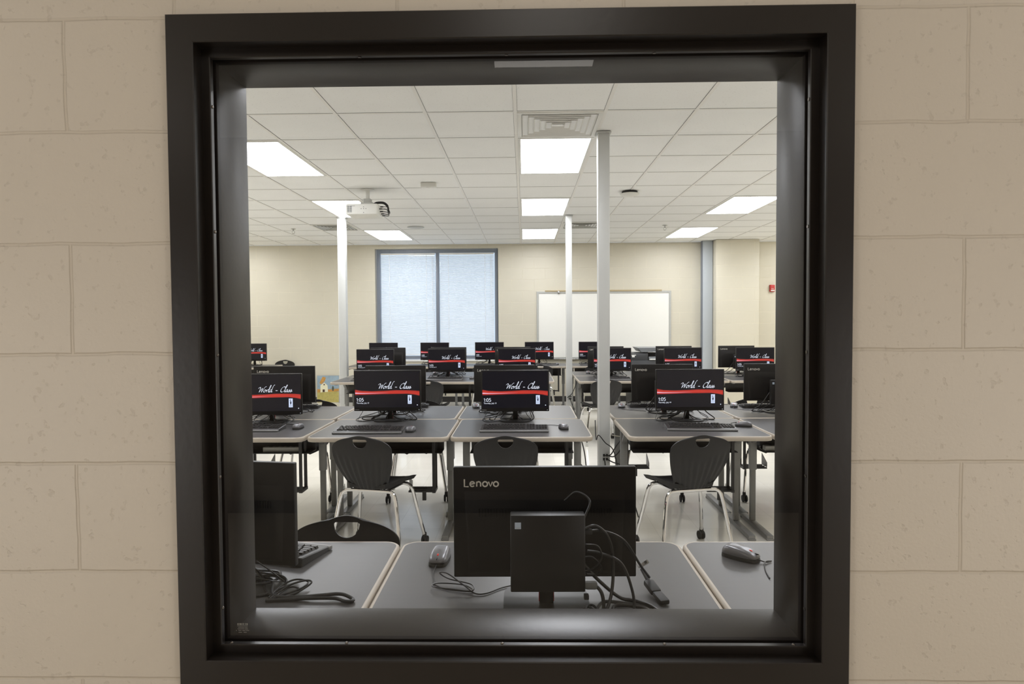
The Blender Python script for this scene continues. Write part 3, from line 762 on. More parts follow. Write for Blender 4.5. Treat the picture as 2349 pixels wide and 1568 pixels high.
# ------------------------------------------------------------------ chair (sits facing +y, origin under the seat centre)
def make_chair():
    t = thing('school_chair', 'black plastic school chair', 'chair')
    # back shell: parametric sheet with ribs, handle cut by boolean
    NU, NV = 60, 44; th = .006
    def P(u, v):
        hw = .118+.077*math.sin(min(1, v/.72)*PI/2)**1.1
        if v > .72: hw = .195*(max(0, 1-((v-.72)/.292)**2.3))**.5
        z = .445+.345*v
        y = -.165-.10*v-.02*math.sin(v*PI)
        y += .035*(u*u)*(1-.5*v)*.9
        rib = .0028*math.cos(u*PI*9)*max(0, min(1, (.74-.18*(1-abs(u))-v)*8))
        return Vector((u*hw, y+rib, z)), hw
    vs = []
    for k in range(2):
        for j in range(NV+1):
            for i in range(NU+1):
                v = 1-(1-j/NV)**1.7; p, _ = P(i/NU*2-1, v)
                vs.append((p.x, p.y-(k*th), p.z-.012*max(0, (v-.8)/.2)*((i/NU*2-1)**2)))
    W = NU+1; B = W*(NV+1); fs = []
    for j in range(NV):
        for i in range(NU):
            a = j*W+i; fs.append([a, a+1, a+W+1, a+W]); fs.append([B+a, B+a+W, B+a+W+1, B+a+1])
    for j in range(NV):
        a = j*W; fs.append([a, a+W, B+a+W, B+a]); a = j*W+NU; fs.append([a, B+a, B+a+W, a+W])
    for i in range(NU):
        fs.append([i, B+i, B+i+1, i+1]); a = NV*W+i; fs.append([a, a+1, B+a+1, B+a])
    back = MB().add(vs, fs).build('backrest', M['shell'], t)
    zc = .748; cut = MB(); pts = [(-.047, zc+.014), (-.040, zc+.020), (.040, zc+.020), (.047, zc+.014)]+arc(0, zc+.008, .045, .042, -8, -172, 14)
    cut.prism(pts, -.5, .2, 'XZ'); cu = cut.build('cutter', M['shell'])
    md = back.modifiers.new('h', 'BOOLEAN'); md.operation = 'DIFFERENCE'; md.solver = 'EXACT'; md.object = cu
    dg = bpy.context.evaluated_depsgraph_get(); me = bpy.data.meshes.new_from_object(back.evaluated_get(dg)); back.modifiers.clear(); back.data = me
    bpy.data.objects.remove(cu)
    me.polygons.foreach_set('use_smooth', [True]*len(me.polygons)); me.set_sharp_from_angle(angle=R(40))
    # seat pan
    NU, NV = 24, 24; vs = []
    for k in range(2):
        for j in range(NV+1):
            for i in range(NU+1):
                u = i/NU*2-1; v = j/NV
                hw = .125+.078*math.sin(min(1, v*1.7)*PI/2)
                if v > .7: hw *= (1-((v-.7)/.36)**3)
                y = -.172+.40*v
                z = .452+.055*abs(u)**2.2*math.sin(min(1, .25+v*1.1)*PI/2)*(1-max(0, min(1, (v-.4)/.6))**1.3)-.006*math.sin(v*PI)-(.03*((v-.8)/.2)**2 if v > .8 else 0)+(.012*(1-v/.12) if v < .12 else 0)
                vs.append((u*hw*(1-.10*k*abs(u)), y, z-k*(.007+.030*abs(u)**3*(1-v*.5))))
    W = NU+1; B = W*(NV+1); fs = []
    for j in range(NV):
        for i in range(NU):
            a = j*W+i; fs.append([a, a+1, a+W+1, a+W]); fs.append([B+a, B+a+W, B+a+W+1, B+a+1])
    for j in range(NV):
        a = j*W; fs.append([a, a+W, B+a+W, B+a]); a = j*W+NU; fs.append([a, B+a, B+a+W, a+W])
    for i in range(NU):
        fs.append([i, B+i, B+i+1, i+1]); a = NV*W+i; fs.append([a, a+1, B+a+1, B+a])
    MB().add(vs, fs).build('seat', M['shell'], t)
    # chrome legs: each side of an inverted U, joined by cross tubes
    MB().tube([(-.12, -.15, .432), (.12, -.15, .432)], .011, 10).tube([(-.13, .10, .424), (.13, .10, .424)], .011, 10).tube([(-.11, -.15, .43), (-.12, .10, .424)], .009, 8).tube([(.11, -.15, .43), (.12, .10, .424)], .009, 8).build('seat_frame', M['chrome'], t)
    for sx in (-1, 1):
        for fy in (-1, 1):
            y0 = -.15 if fy < 0 else .10; z0 = .432 if fy < 0 else .424
            yt = -.225 if fy < 0 else .185; xt = .235 if fy < 0 else .235
            zb = .062 if fy > 0 else .012
            pts = cat([(sx*.115, y0, z0), (sx*.155, y0+fy*.004, z0-.006), (sx*.182, y0+fy*.014, z0-.045), (sx*.208, (y0+yt)/2, .23), (sx*xt, yt, zb)], 6)
            lg = MB().tube(pts, .0115, 10).build('leg', M['chrome'], t)
            cs = MB()
            if fy < 0:
                cs.lathe([(.013, 0), (.0145, .003), (.0145, .02), (.0125, .03), (.0118, .045)], (sx*xt, yt, 0), 'Z', 12).build('glide', M['greyp'], lg); continue
            for dx in (-.012, .012): cs.lathe([(.018, -.009), (.0275, -.006), (.0285, 0), (.0275, .006), (.018, .009)], (sx*xt+dx, yt+.006, .0285), 'X', 18)
            cs.box((sx*xt, yt, .052), (.016, .03, .03), .005).lathe([(.013, .055), (.014, .062), (.0125, .08)], (sx*xt, yt, 0), 'Z', 10)
            cs.build('caster', M['rubber'], lg)
    return t

# ------------------------------------------------------------------ computer (screen faces -y)
BQ, BWID = brand_quads(); SQ, SWID = script_quads()
def make_computer(Z0=.08):
    t = thing('desktop_computer', 'black computer', 'computer')
    W_, H_ = .490, .298; zc = Z0+H_/2
    hs = MB().box((0, 0, zc), (W_, .020, H_), .0035, 0, None, 3).build('monitor_case', M['case'], t)
    # bulge with sloping shoulder
    a = [(-.215, .010, Z0+.232), (.215, .010, Z0+.232), (.205, .010, Z0+.012), (-.205, .010, Z0+.012)]
    e = [(-.190, .018, Z0+.205), (.190, .018, Z0+.205), (.185, .018, Z0+.024), (-.185, .018, Z0+.024)]
    MB().add(a+e, [[0, 1, 2, 3], [4, 7, 6, 5], [0, 4, 5, 1], [1, 5, 6, 2], [2, 6, 7, 3], [3, 7, 4, 0]]).build('rear_bulge', M['case'], t)
    v = MB()
    for k in range(46): v.box((-.176+k*.0078, .0182, Z0+.178), (.0038, .0012, .022))
    v.build('vent_grille', M['case'], t)
    dw, dh = .472, .264; dz0 = Z0+.026
    d = MB().add([(-dw/2, -.0102, dz0), (dw/2, -.0102, dz0), (dw/2, -.0102, dz0+dh), (-dw/2, -.0102, dz0+dh)], [[0, 1, 2, 3]]).build('display', M['screen'], t, recalc=False)
    X = lambda u: (u-.5)*dw
    Zt = lambda v_: dz0+dh*(1-v_)
    rb = MB(); uv = []; N = 48; vs = []
    for i in range(N+1):
        u = i/N
        KT = ((0, .500, .655), (.10, .532, .650), (.27, .544, .640), (.45, .534, .630), (.63, .518, .627), (.81, .520, .622), (.9, .526, .640), (1.01, .541, .678))
        j = max(q for q in range(7) if KT[q][0] <= u); f_ = (u-KT[j][0])/(KT[j+1][0]-KT[j][0]); f_ = f_*.6+.4*f_*f_*(3-2*f_)
        top = KT[j][1]+(KT[j+1][1]-KT[j][1])*f_; bot = KT[j][2]+(KT[j+1][2]-KT[j][2])*f_
        for k in range(5):
            q = k/4; vs.append((X(u), -.0106, Zt(bot+(top-bot)*q))); uv.append((u, q))
    rb.add(vs, [[i*5+k, (i+1)*5+k, (i+1)*5+k+1, i*5+k+1] for i in range(N) for k in range(4)]); rb.uv = uv
    rb.build('red_ribbon', M['ribbon'], d, recalc=False)
    sc = dw*.525/SWID
    for sq in SQ:
        wd = MB(); put(wd, sq, lambda x, y: (X(.366)+x*sc, -.0109, Zt(.477)+y*sc*.93)); wd.build('script_lettering', M['word'], d, recalc=False)
    ck = MB(); put(ck, clock_quads(), lambda x, y: (X(.020)+x*.0238, -.0109, Zt(.83)+y*.0238)); ck.build('clock_lettering', M['word'], d, recalc=False)
    ck = MB(); put(ck, font_quads('Thursday, July 19', .0148), lambda x, y: (X(.019)+x*.90, -.0109, Zt(.893)+y)); ck.build('date_lettering', M['word'], d, recalc=False)
    bx = X(.848); bd = MB().add([(bx-.0142, -.0109, Zt(.90)), (bx+.0142, -.0109, Zt(.90)), (bx+.0142, -.0109, Zt(.656)), (bx-.0142, -.0109, Zt(.656))], [[0, 1, 2, 3]])
    MB().box((X(.965), -.0109, Zt(.93)), (.006, .0004, .006), .001).build('network_icon', M['word'], d)
    bd.build('white_badge', M['badge'], d, recalc=False)
    tr = MB(); zt = Zt(.672)
    tr.add([(bx-.0062, -.0112, zt-.021), (bx+.0062, -.0112, zt-.021), (bx+.0018, -.0112, zt-.041), (bx-.0018, -.0112, zt-.041)], [[0, 3, 2, 1]])
    for q in ribbon2d([(p[0], p[1]) for p in arc(bx, zt-.011, .005, .007, 60, 330, 12)], .0014): tr.add([(p[0], -.0112, p[1]) for p in q], [[0, 1, 2, 3]])
    tr.box((bx, -.0112, zt-.0135), (.005, .0002, .003))
    for k in range(3): tr.box((bx, -.0112, zt-.047-k*.003), (.016, .0002, .0009))
    tr.build('torch_emblem', M['torch'], d, recalc=False)
    bl = MB(); s_ = .030/BWID; put(bl, BQ, lambda x, y: (-.238+x*s_, -.0103, Z0+.008+y*s_)); bl.build('front_brand_lettering', M['logodim'], t, recalc=False)
    MB().box((.232, -.0103, Z0+.010), (.004, .001, .003)).build('power_light', M['word'], t)
    lg = MB(); s_ = .091/BWID; put(lg, BQ, lambda x, y: (.245-.030-x*s_, .0103, Z0+H_-.052+y*s_)); lg.build('brand_lettering', M['logo'], t, recalc=False)
    # stand
    MB().box((0, .085, .115), (.036, .018, .225), .003).bar((0, .03, .19), (0, .085, .19), .09, .06, .004).build('stand_column', M['case'], t)
    MB().box((-.0186, .09, .03), (.002, .006, .034)).build('cable_clip', M['redclip'], t)
    MB().box((.0186, .09, .03), (.002, .006, .034)).build('cable_clip', M['redclip'], t)
    MB().prism(rrect(.22, .20, .06, 6, 0, .07), 0, .008).build('stand_base', M['case'], t)
    ru = MB().box((0, .165, .168), (.181, .036, .188), .003).build('rear_unit', M['case'], t)
    MB().bar((0, .09, .17), (0, .15, .17), .08, .08).build('mount_plate', M['blackm'], t)
    st = MB().box((.072, .1834, .237), (.015, .0006, .016)).build('sticker', M['sticker'], ru)
    MB().box((.072, .1838, .2315), (.010, .0004, .002)).build('sticker_print', M['logodim'], st)
    return t
def add_cables(t, seed, extra=0):
    rnd = random.Random(seed); U = rnd.uniform
    for k in range(8+extra):
        r = rnd.choice((.0025, .003, .0035, .004)); s = -1 if k % 3 else 1
        a, b = U(.03, .12), U(.12, .24)
        if k % 2:      # drops from behind the screen and trails along the desk
            pts = [(s*a*.6, .15, U(.12, .24)), (s*a, U(.10, .14), U(.05, .09)), (s*b, U(.02, .12), r+.02), (s*(b-.03), U(-.02, .06), r+.001), (s*a, U(.0, .08), r+.008), (s*.02, U(.04, .1), r+.001), (-s*U(.05, .12), U(.03, .1), r+.006)]
        else:          # hanging loop
            pts = [(s*a*.7, .15, U(.12, .2)), (s*a*1.3, U(.09, .13), U(.04, .07)), (s*b*.9, U(.06, .12), r+.004), (s*a*.9, U(.02, .09), r+.001), (s*.02, U(.05, .1), U(.02, .05)), (-s*.03, .15, U(.1, .16))]
        MB().tube(lie(cat(pts, 6), r), r, 6).build('cable', M['cable'], t)
    s = rnd.choice((-1, 1))
    MB().tube(lie(cat([(-.2, .13, .09), (-.215, .09, .05), (-.235, .05, .004), (-.2, .02, .004)], 6), .002), .002, 6).build('cable', M['cable'], t)

# ------------------------------------------------------------------ keyboard and mouse (user at -y)
def make_keyboard():
    t = thing('keyboard', 'black keyboard', 'keyboard')
    n = 4; w, d = .452, .150
    b_ = MB(); poly = rrect(w, d, .008, 3)
    zt = lambda y: .016+.012*(y+d/2)/d
    k = len(poly); vs = [(x, y, 0.001) for x, y in poly]+[(x, y, zt(y)-.003) for x, y in poly]+[(x*.99, y*.98, zt(y)) for x, y in poly]
    b_.add(vs, [[i*k+q, i*k+(q+1) % k, (i+1)*k+(q+1) % k, (i+1)*k+q] for i in range(2) for q in range(k)]+[list(range(k))[::-1], [2*k+q for q in range(k)]])
    b_.build('keyboard_body', M['kb'], t)
    MB().box((0, -.079, .0075), (.456, .022, .013), .004).build('front_lip', M['kbrim'], t)
    def key(m, x, y, ww, dd=.0165):
        z = zt(y); hw, hd = ww/2-.0013, dd/2-.0013; h = .007
        m.add([(x-hw, y-hd, z-.001), (x+hw, y-hd, z-.001), (x+hw, y+hd, z-.001), (x-hw, y+hd, z-.001), (x-hw*.8, y-hd*.75, z+h), (x+hw*.8, y-hd*.75, z+h), (x+hw*.8, y+hd*.75, z+h), (x-hw*.8, y+hd*.75, z+h)],
              [[4, 5, 6, 7], [0, 1, 5, 4], [1, 2, 6, 5], [2, 3, 7, 6], [3, 0, 4, 7]])
    ys = [.060, .036, .018, 0, -.018, -.036]; p = .0188
    m = MB()
    for r, y in enumerate(ys):
        x = -.208; x1 = -.208+15*p
        if r == 5: ws = [1.25, 1.25, 1.25, 6.25, 1.25, 1.25, 1.25, 1.25]
        elif r == 0: ws = [1, -.6, 1, 1, 1, 1, -.4, 1, 1, 1, 1, -.4, 1, 1, 1, 1]
        else: ws = [[], [1]*13+[2], [1.5]+[1]*12+[1.5], [1.75]+[1]*11+[2.25], [2.25]+[1]*10+[2.75]][r]
        tot = sum(abs(a) for a in ws); sc = 15/tot
        for a in ws:
            if a > 0: key(m, x+a*sc*p/2, y, a*sc*p)
            x += abs(a)*sc*p
    m.build('main_keys', M['key'], t)
    m = MB()
    for y in ys[:3]:
        for q in range(3): key(m, .090+q*p, y, p)
    m.build('navigation_keys', M['key'], t)
    m = MB(); key(m, .090+p, ys[4], p)
    for q in range(3): key(m, .090+q*p, ys[5], p)
    m.build('arrow_keys', M['key'], t)
    m = MB()
    for r, y in enumerate(ys[1:]):
        for q in range(4): key(m, .153+q*p, y, p)
    m.build('number_keys', M['key'], t)
    return t
def make_mouse():
    t = thing('mouse', 'grey mouse', 'mouse')
    def dome(z0, k, hs, lo):
        vs = []; N, Mv = 24, 8
        for j in range(Mv+1):
            ph = j/Mv*PI/2
            for i in range(N):
                a = 2*PI*i/N; cx, sy = math.cos(a), math.sin(a)
                rx = .031*k*math.copysign(abs(cx)**.45, cx); ry = .056*k*math.copysign(abs(sy)**.45, sy)
                rr = math.cos(ph)**.35 if j < Mv else 0.0
                y = ry*rr; z = z0+hs*math.sin(ph)*(1-.28*((y+.012)/.056)**2-.12*(y/.056))
                vs.append((rx*rr*(1-.09*abs(y/.056)), y, max(z, lo)))
        fs = [[j*N+i, j*N+(i+1) % N, (j+1)*N+(i+1) % N, (j+1)*N+i] for j in range(Mv) for i in range(N)]+[list(range(N))[::-1]]
        return MB().add(vs, fs)
    dome(.001, 1, .026, .001).build('mouse_base', M['rubber'], t)
    dome(.012, .985, .024, .012).build('mouse_shell', M['mtop'], t, ang=60)
    MB().lathe([(.005, -.003), (.0075, -.002), (.0075, .002), (.005, .003)], (0, .030, .0245), 'X', 14).build('scroll_wheel', M['wheel'], t)
    MB().box((0, .044, .0235), (.0012, .022, .004)).build('button_split', M['rubber'], t)
    return t

desk0 = make_desk(); chair0 = make_chair(); comp0 = make_computer(); key0 = make_keyboard(); mouse0 = make_mouse()
add_cables(comp0, 3)
comp1 = copy_tree(comp0)
for ch in [c_ for c_ in comp1.children if c_.name.startswith('cable') and 'clip' not in c_.name]: bpy.data.objects.remove(ch)
compF = make_computer(.042)       # the nearest one stands lower and has cables of its own
compG = make_computer(.032)
compH = make_computer(.064); add_cables(compH, 21)
add_cables(comp1, 11, 1)

ROW = {'F': 'front row right behind the glass', 'A': 'second row from the glass', 'B': 'third row from the glass', 'C': 'fourth row from the glass', 'D': 'fifth row from the glass', 'E': 'last row by the far wall'}
COL5 = ['leftmost, cut by the jamb', 'second from left', 'left of the near pole', 'right of the near pole', 'rightmost, cut by the jamb']
COL6 = ['leftmost', 'second from left', 'third from left', 'behind the near pole', 'left of the steel column', 'rightmost']
COLE = ['in the far left corner', 'under the left blind edge', 'under the window middle', 'under the right blind', 'under the whiteboard left end', 'right of the far pole']
COLF = ['left', 'middle', 'right']
def col(r, k): return {'F': COLF, 'A': COL5, 'B': COL5, 'C': COL6, 'D': COL6, 'E': COLE}[r][k]

DX = {'F': [-.863, .049, .962], 'A': [-1.865, -.94, -.022], 'B': [-1.90, -.975, -.055], 'C': [-1.93, -1.01, -.09, 1.11, 2.03, 2.95], 'D': [-1.93, -1.01, -.09, 1.11, 2.03, 2.95], 'E': [-4.66, -2.485, -1.57, -.655, .26, 1.21]}
DX['A'] += [1.11, 2.03]; DX['B'] += [1.12, 2.045]
DY = {'F': .573, 'A': 3.24, 'B': 4.01, 'C': 6.98, 'D': 7.75, 'E': 9.58}
FLIP = {'F', 'B', 'D'}
for r in 'FABCDE':
    for k, x in enumerate(DX[r]):
        place(desk0, (x, DY[r], 0), PI if r in FLIP else 0, f'grey desk with beige edge, {ROW[r]}, {col(r, k)}', f'grey computer desks, {ROW[r]}')

# computers: (row, column, x, y, turn)
COMP = [('A', 0, -1.862, 3.45, 4), ('A', 1, -1.004, 3.51, 0), ('A', 2, -.069, 3.47, 0), ('A', 3, 1.19, 3.48, 0), ('A', 4, 2.15, 3.48, 0),
        ('B', 0, -1.953, 4.02, 4), ('B', 1, -1.045, 4.02, 0), ('B', 2, -.164, 4.02, 0), ('B', 3, 1.106, 4.02, 0), ('B', 4, 2.01, 4.02, -3),
        ('C', 0, -1.945, 7.17, 0), ('C', 1, -1.012, 7.18, 0), ('C', 2, -.099, 7.17, 0), ('C', 3, 1.136, 7.17, 0), ('C', 4, 2.046, 7.17, 2), ('C', 5, 2.948, 7.1, 0),
        ('D', 0, -1.884, 7.66, 0), ('D', 1, -1.046, 7.68, 0), ('D', 2, -.161, 7.68, 0), ('D', 3, 1.116, 7.68, 0), ('D', 4, 2.046, 7.68, 0), ('D', 5, 2.899, 7.68, 0),
        ('E', 0, -4.659, 9.75, 0), ('E', 1, -2.404, 9.75, 0), ('E', 2, -1.52, 9.7, -4), ('E', 3, -.594, 9.75, 4), ('E', 4, .252, 9.75, 0), ('E', 5, 1.162, 9.7, 0)]
n = 0
for r, k, x, y, a in COMP:
    flip = r in FLIP; n += 1
    l = f'black computer {"seen from behind" if flip else "with lit screen"}, {ROW[r]}, {col(r, k)}'
    place(compH if (r, k) == ('A', 0) else comp0 if n % 2 else comp1, (x, y, DH), R(a)+(PI if flip else 0), l, f'computers, {ROW[r]}')
place(compF, (.052, .555, DH), PI+R(.6), 'large black computer seen from behind, middle of the front row', 'computers, '+ROW['F'])
add_cables(compG, 5)
place(compG, (-.90, .69, DH), PI+R(-9), 'black computer seen from behind at left, cut by the left jamb, front row', 'computers, '+ROW['F'])

# keyboards
KB = [('A', 0, -1.88, 3.17, 0), ('A', 1, -1.035, 3.075, 1), ('A', 2, -.07, 3.12, -.5), ('A', 3, 1.175, 3.15, -4), ('A', 4, 2.13, 3.12, 0),
      ('B', 0, -1.985, 4.27, 8), ('B', 1, -1.055, 4.32, 6), ('B', 3, 1.11, 4.30, 0), ('B', 4, 2.04, 4.22, -4),
      ('C', 0, -1.95, 6.9, 0), ('C', 1, -1.01, 6.89, 0), ('C', 3, 1.085, 6.80, 0), ('E', 3, -.6, 9.46, 0), ('E', 4, .30, 9.44, 0), ('E', 5, 1.15, 9.44, 0), ('F', 0, -.865, .85, -16)]
for r, k, x, y, a in KB:
    place(key0, (x, y, DH), R(a)+(PI if r in FLIP else 0), f'black keyboard on the desk, {ROW[r]}, {col(r, k)}', f'keyboards, {ROW[r]}')
# mice with their leads
MS = [('A', 0, -1.563, 3.22, 0), ('A', 1, -.762, 3.09, 0), ('A', 2, .262, 3.175, 8), ('A', 3, 1.50, 3.25, 70),
      ('B', 2, -.412, 4.25, 10), ('B', 3, .815, 4.24, -10), ('B', 4, 1.755, 4.24, -20), ('C', 1, -.672, 7.0, 0), ('D', 1, -1.252, 7.78, 0), ('D', 3, .882, 7.74, 0), ('E', 4, .546, 9.58, 0),
      ('F', 1, -.262, .775, -3), ('F', 2, .661, .80, 47)]
for r, k, x, y, a in MS:
    mouse0['_used'] = 1
    o = place(mouse0, (x, y, DH), R(a)+(PI if r in FLIP else 0), f'graphite mouse with red wheel, {ROW[r]}, {col(r, k)}', f'mice, {ROW[r]}')
    if r == 'F':
        if k == 1: pts = [(0, .054, .008), (.0, .10, .003), (-.01, .15, .003), (-.02, .185, .003), (-.06, .215, .003), (-.13, .225, .004), (-.10, .19, .006), (-.03, .19, .009), (-.02, .215, .01), (-.08, .235, .012), (-.13, .24, .01), (-.125, .205, .014), (-.06, .185, .02), (-.03, .165, .028), (-.055, .175, .03), (-.11, .215, .012), (-.14, .24, .004), (-.17, .235, .003), (-.21, .195, .003), (-.26, .17, .003), (-.32, .175, .003)]
        else: pts = [(0, .054, .008), (-.008, .075, .004), (-.03, .082, .003), (.0, .075, .006), (.055, .10, .002), (.10, .13, .002)]
    elif (r, k) == ('A', 3): pts = [(0, .054, .008), (.008, .072, .003), (.05, .09, .003), (.11, .085, .003), (.16, .05, .003)]
    else:
        pts = [(0, .054, .008), (.0, .09, .003), (-.03, .14, .003), (-.12, .17, .003), (-.2, .21, .003)]
    lead = MB().tube(lie(cat(pts, 6), .0019), .0019, 6).build('mouse_lead', M['cable'], o)
for ch in list(mouse0.children): bpy.data.objects.remove(ch)
bpy.data.objects.remove(mouse0)
# chairs
CH = [('A', 1, -.935, 2.90, -12), ('A', 2, -.12, 2.90, 1), ('A', 3, .995, 2.90, 13),
      ('B', 0, -1.83, 4.21, 182), ('B', 1, -.90, 4.21, 186), ('B', 2, -.1, 4.22, 180), ('B', 3, 1.05, 4.23, 176), ('B', 4, 2.0, 4.22, 182),
      ('C', 0, -1.83, 6.62, 4), ('C', 1, -1.13, 6.60, -4), ('C', 3, .908, 6.60, 12), ('E', 3, -.63, 9.13, 0), ('E', 4, .25, 9.13, 0), ('E', 5, 1.14, 9.13, 0), ('F', 0, -.637, .80, 178)]
for r, k, x, y, a in CH:
    l = f'black school chair, {ROW[r]}, {col(r, k)}'
    place(chair0, (x, y, 0), R(a), l, f'school chairs, {ROW[r]}')
place(chair0, (-4.42, 10.26, 0), R(172), 'black school chair behind the computer in the far left corner', 'school chairs, '+ROW['E'])
for o in list(C.objects): wipe(o)

# ------------------------------------------------------------------ cables of the nearest computer
def wire(pts, r, parent, name='cable', m='cable', n=8, sub=7):
    return MB().tube(lie(cat(pts, sub), r), r, n).build(name, M[m], parent)
# local frame of compF is turned round: local x -> -world x, local y -> -(world y-.555)
def L_(x, y, z): return (-(x-.052), -(y-.555), z-DH)
W3 = lambda pts: [L_(*p) for p in pts]
wire(W3([(.142, .385, .965), (.17, .39, .97), (.20, .40, .94), (.215, .41, .88), (.205, .38, .80), (.17, .34, .745), (.15, .30, .745)]), .0042, compF)
wire(W3([(.142, .39, .955), (.185, .40, .955), (.245, .43, .92), (.30, .50, .83), (.335, .56, .775)]), .0036, compF)
wire(W3([(.142, .40, .985), (.16, .43, 1.02), (.13, .46, 1.035), (.10, .47, 1.01)]), .0028, compF)
wire(W3([(.15, .40, .905), (.18, .40, .90), (.235, .41, .87), (.262, .40, .80), (.262, .38, .745)]), .0036, compF)
wire(W3([(.145, .39, .925), (.175, .39, .92), (.185, .40, .885), (.16, .41, .855), (.11, .41, .85), (.02, .40, .852)]), .002, compF)
wire(W3([(.142, .40, .89), (.165, .41, .885), (.188, .42, .855), (.175, .43, .835), (.15, .42, .84)]), .0022, compF)
wire(W3([(.142, .385, .826), (.165, .385, .826), (.182, .38, .81), (.186, .37, .78), (.178, .35, .745), (.16, .30, .744)]), .0045, compF)
MB().box(L_(.157, .385, .826), (.032, .016, .02), .006).build('plug', M['midgrey'], compF)
MB().box(L_(.146, .385, .798), (.012, .014, .012), .002).build('plug', M['rubber'], compF)
MB().box(L_(.150, .388, .957), (.022, .012, .012), .002).build('plug', M['rubber'], compF)
wire(W3([(.14, .45, .86), (.19, .47, .80), (.25, .49, .747), (.31, .46, .745), (.34, .40, .745)]), .0045, compF)
wire(W3([(.17, .41, .75), (.20, .46, .752), (.26, .455, .747), (.30, .42, .746), (.33, .37, .745), (.28, .36, .745), (.22, .41, .747), (.23, .44, .752), (.29, .42, .754), (.32, .38, .75)]), .0045, compF)
wire(W3([(.14, .42, .75), (.165, .43, .757), (.178, .40, .75), (.17, .35, .746), (.14, .36, .75), (.15, .42, .757), (.17, .41, .75), (.172, .36, .75)]), .0032, compF)

t = thing('display_adapter', 'black display adapter plug with white tag lying right of the front computer', 'adapter', (0, 0, 0))
MB().bar((.332, .565, .762), (.345, .515, .752), .029, .016, .005).bar((.345, .515, .752), (.357, .465, .748), .026, .013, .004).build('adapter_plug', M['rubber'], t)
MB().tube([(.322, .60, .783), (.333, .565, .764)], [.0055, .006], 8).build('strain_relief', M['rubber'], t)
tg = MB().tube([(.3115, .622, .796), (.3185, .607, .787)], .006, 10).add([(.318, .612, .791), (.336, .60, .810), (.342, .60, .800), (.322, .61, .783)], [[0, 1, 2, 3]]).build('paper_tag', M['paper'], t)
MB().add([(.3275, .603, .803), (.333, .5995, .808), (.3365, .5995, .801), (.331, .603, .796)], [[0, 1, 2, 3]], 0).build('tag_print', M['midgrey'], tg, loc=(0, -.001, 0))

# coiled leads lying on the left front desk
def coil(name, pts, r, label):
    return tag(MB().tube(lie(cat(pts, 8), r, DH), r, 8).build(name, M['cable']), label, 'cable')
z = DH
coil('power_cable', [(-.80, .66, z+.03), (-.74, .60, z+.02), (-.70, .535, z+.006), (-.66, .50, z+.008), (-.60, .495, z+.008), (-.54, .497, z+.012), (-.49, .505, z+.012), (-.456, .492, z+.006), (-.452, .478, z+.005), (-.47, .475, z+.006), (-.50, .488, z+.008), (-.56, .488, z+.008), (-.63, .486, z+.005), (-.68, .48, z+.005)], .0048, 'thick black power cable bunched along the sill on the left front desk')
coil('coiled_cable', [(-.68, .50, z+.004), (-.665, .55, z+.015), (-.635, .575, z+.022), (-.60, .575, z+.016), (-.61, .545, z+.010), (-.65, .51, z+.006), (-.672, .49, z+.006), (-.64, .54, z+.02), (-.60, .56, z+.026), (-.585, .555, z+.02), (-.615, .52, z+.008), (-.66, .485, z+.004), (-.65, .53, z+.012), (-.63, .545, z+.014), (-.61, .54, z+.006), (-.63, .505, z+.003)], .0026, 'thin black cable coiled in loops on the left front desk')
coil('monitor_cable', [(-.78, .62, z+.006), (-.72, .625, z+.014), (-.675, .60, z+.016), (-.66, .56, z+.012), (-.69, .52, z+.006), (-.74, .51, z+.005), (-.78, .55, z+.006), (-.75, .60, z+.016), (-.70, .575, z+.02), (-.68, .52, z+.01), (-.66, .49, z+.005)], .004, 'black cable looping out from the left jamb on the front desk')

# cords at the near pole
pole_i = 0
def cord(pts, r, label, m='cable', name='power_cord'):
    o = MB().tube([p-POLES[pole_i].location for p in cat(pts, 7)], r, 6).build(name, M[m], POLES[pole_i])
    if m != 'cable': o['label'] = 'beige cord'
    return o
px, py = .6, 3.66
cord([(.60, 3.655, .455), (.64, 3.62, .47), (.68, 3.60, .54), (.74, 3.60, .62), (.80, 3.60, .67)], .0045, 'black cord rising from upper plug of near pole to right desk')
cord([(.625, 3.655, .455), (.66, 3.60, .46), (.70, 3.59, .50), (.75, 3.60, .58), (.84, 3.60, .60)], .0045, 'second black cord rising beside it toward the right desk')
cord([(.597, 3.655, .425), (.60, 3.62, .39), (.61, 3.60, .20), (.615, 3.58, .01)], .0045, 'black cord dropping straight from lower plug of near pole')
cord([(.625, 3.655, .425), (.66, 3.63, .41), (.72, 3.6, .39), (.76, 3.58, .30), (.80, 3.58, .15), (.84, 3.58, .01)], .0045, 'black cord sagging right from lower plug of near pole')
cord([(.545, 3.80, .70), (.540, 3.72, .60), (.538, 3.66, .575), (.552, 3.63, .615), (.60, 3.62, .56), (.66, 3.60, .50), (.70, 3.60, .30), (.73, 3.6, .01)], .004, 'black cord looped round the near pole from behind')
cord([(.40, 3.45, .64), (.43, 3.42, .50), (.45, 3.42, .25), (.46, 3.42, .01)], .0045, 'black cord hanging at right end of the desk left of the pole')
cord([(.39, 3.43, .45), (.46, 3.44, .38), (.53, 3.5, .26), (.58, 3.54, .10), (.57, 3.56, .008)], .0045, 'black cord slanting from left desk toward the foot of the pole')
cord([(.66, 3.72, .60), (.70, 3.70, .595), (.78, 3.66, .59)], .004, 'beige cord bridging the near pole and the right desk', 'beige')
pole_i = 2
cord([(.575, 7.455, .44), (.63, 7.40, .50), (.68, 7.36, .62), (.70, 7.36, .70)], .0045, 'black cord from the far pole up to the desk')
cord([(.61, 7.455, .43), (.65, 7.36, .30), (.68, 7.3, .2), (.70, 7.2, .01)], .0045, 'black cord from the far pole down to the floor')

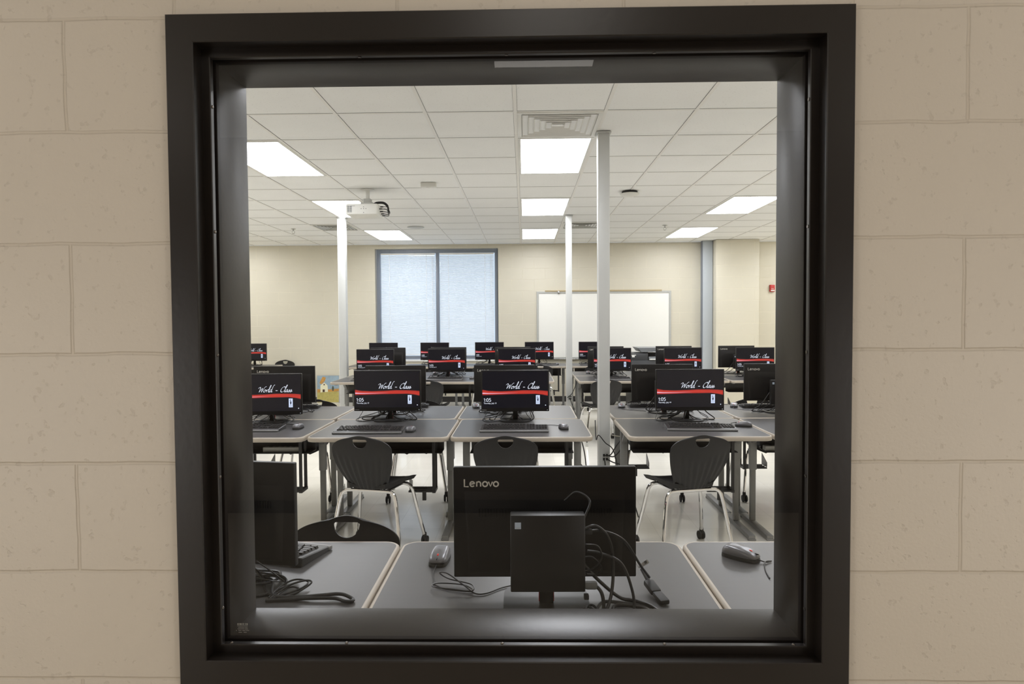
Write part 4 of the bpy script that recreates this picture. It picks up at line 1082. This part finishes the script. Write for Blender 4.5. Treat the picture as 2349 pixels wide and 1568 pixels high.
# power strips lying in the cable trays
for x, l in ((-1.72, 'grey power strip in the tray under the leftmost second row desk'), (1.80, 'grey power strip in the tray under the rightmost second row desk')):
    t = thing('power_strip', l, 'power strip', (x, 3.335, .559), 0, 'power strips in the cable trays')
    MB().box((0, 0, .017), (.26, .055, .034), .005).build('housing', M['greyp'], t)
    for k in range(5): MB().box((-.08+k*.04, 0, .0345), (.022, .03, .002), .0005).build('socket', M['midgrey'], t)

# two added area lights brighten the hall wall from low, framed like windows
for k, sx in enumerate((-1, 1)):
    wi = struct(thing('fill_frame_left' if k == 0 else 'fill_frame_right', ('left' if k == 0 else 'right')+' added bronze frame round a fill light, hall wall behind the viewer', 'window', (sx*3.7, -3.65, 0)))
    MB().rings((-.78, .02, .78, 1.62), [(0, 0), (0, .05), (.06, .05), (.07, .04), (.07, 0)]).build('window_frame', M['bronze'], wi)  # only dresses the added light; the wall behind is solid
    ld = bpy.data.lights.new('hall_fill', 'AREA'); ld.shape = 'RECTANGLE'; ld.size = 1.42; ld.size_y = 1.46; ld.energy = 48; ld.color = (1, .965, .92)
    lo = bpy.data.objects.new('hall_fill', ld); C.objects.link(lo); lo.location = (sx*3.7, -3.63, .82); lo.rotation_euler = (R(90), 0, 0)

# ------------------------------------------------------------------ world and view
w = bpy.data.worlds.new('sky'); bpy.context.scene.world = w; w.use_nodes = True
bg = w.node_tree.nodes['Background']
sk = w.node_tree.nodes.new('ShaderNodeTexSky'); sk.sky_type = 'HOSEK_WILKIE'; sk.turbidity = 4; sk.sun_direction = (0, -.6, .8)
mixn = w.node_tree.nodes.new('ShaderNodeMix'); mixn.data_type = 'RGBA'; mixn.inputs[0].default_value = .75
mixn.inputs[7].default_value = (.82, .90, 1, 1)
w.node_tree.links.new(sk.outputs[0], mixn.inputs[6]); w.node_tree.links.new(mixn.outputs[2], bg.inputs[0])
bg.inputs[1].default_value = 1.35
sc = bpy.context.scene
sc.view_settings.view_transform = 'Standard'; sc.view_settings.look = 'None'; sc.view_settings.exposure = 0; sc.view_settings.gamma = 1
sc.cycles.max_bounces = 10; sc.cycles.diffuse_bounces = 4; sc.cycles.glossy_bounces = 5; sc.cycles.transparent_max_bounces = 12
sc.cycles.sample_clamp_indirect = 6; sc.cycles.caustics_reflective = False; sc.cycles.caustics_refractive = False
sc.cycles.use_denoising = True
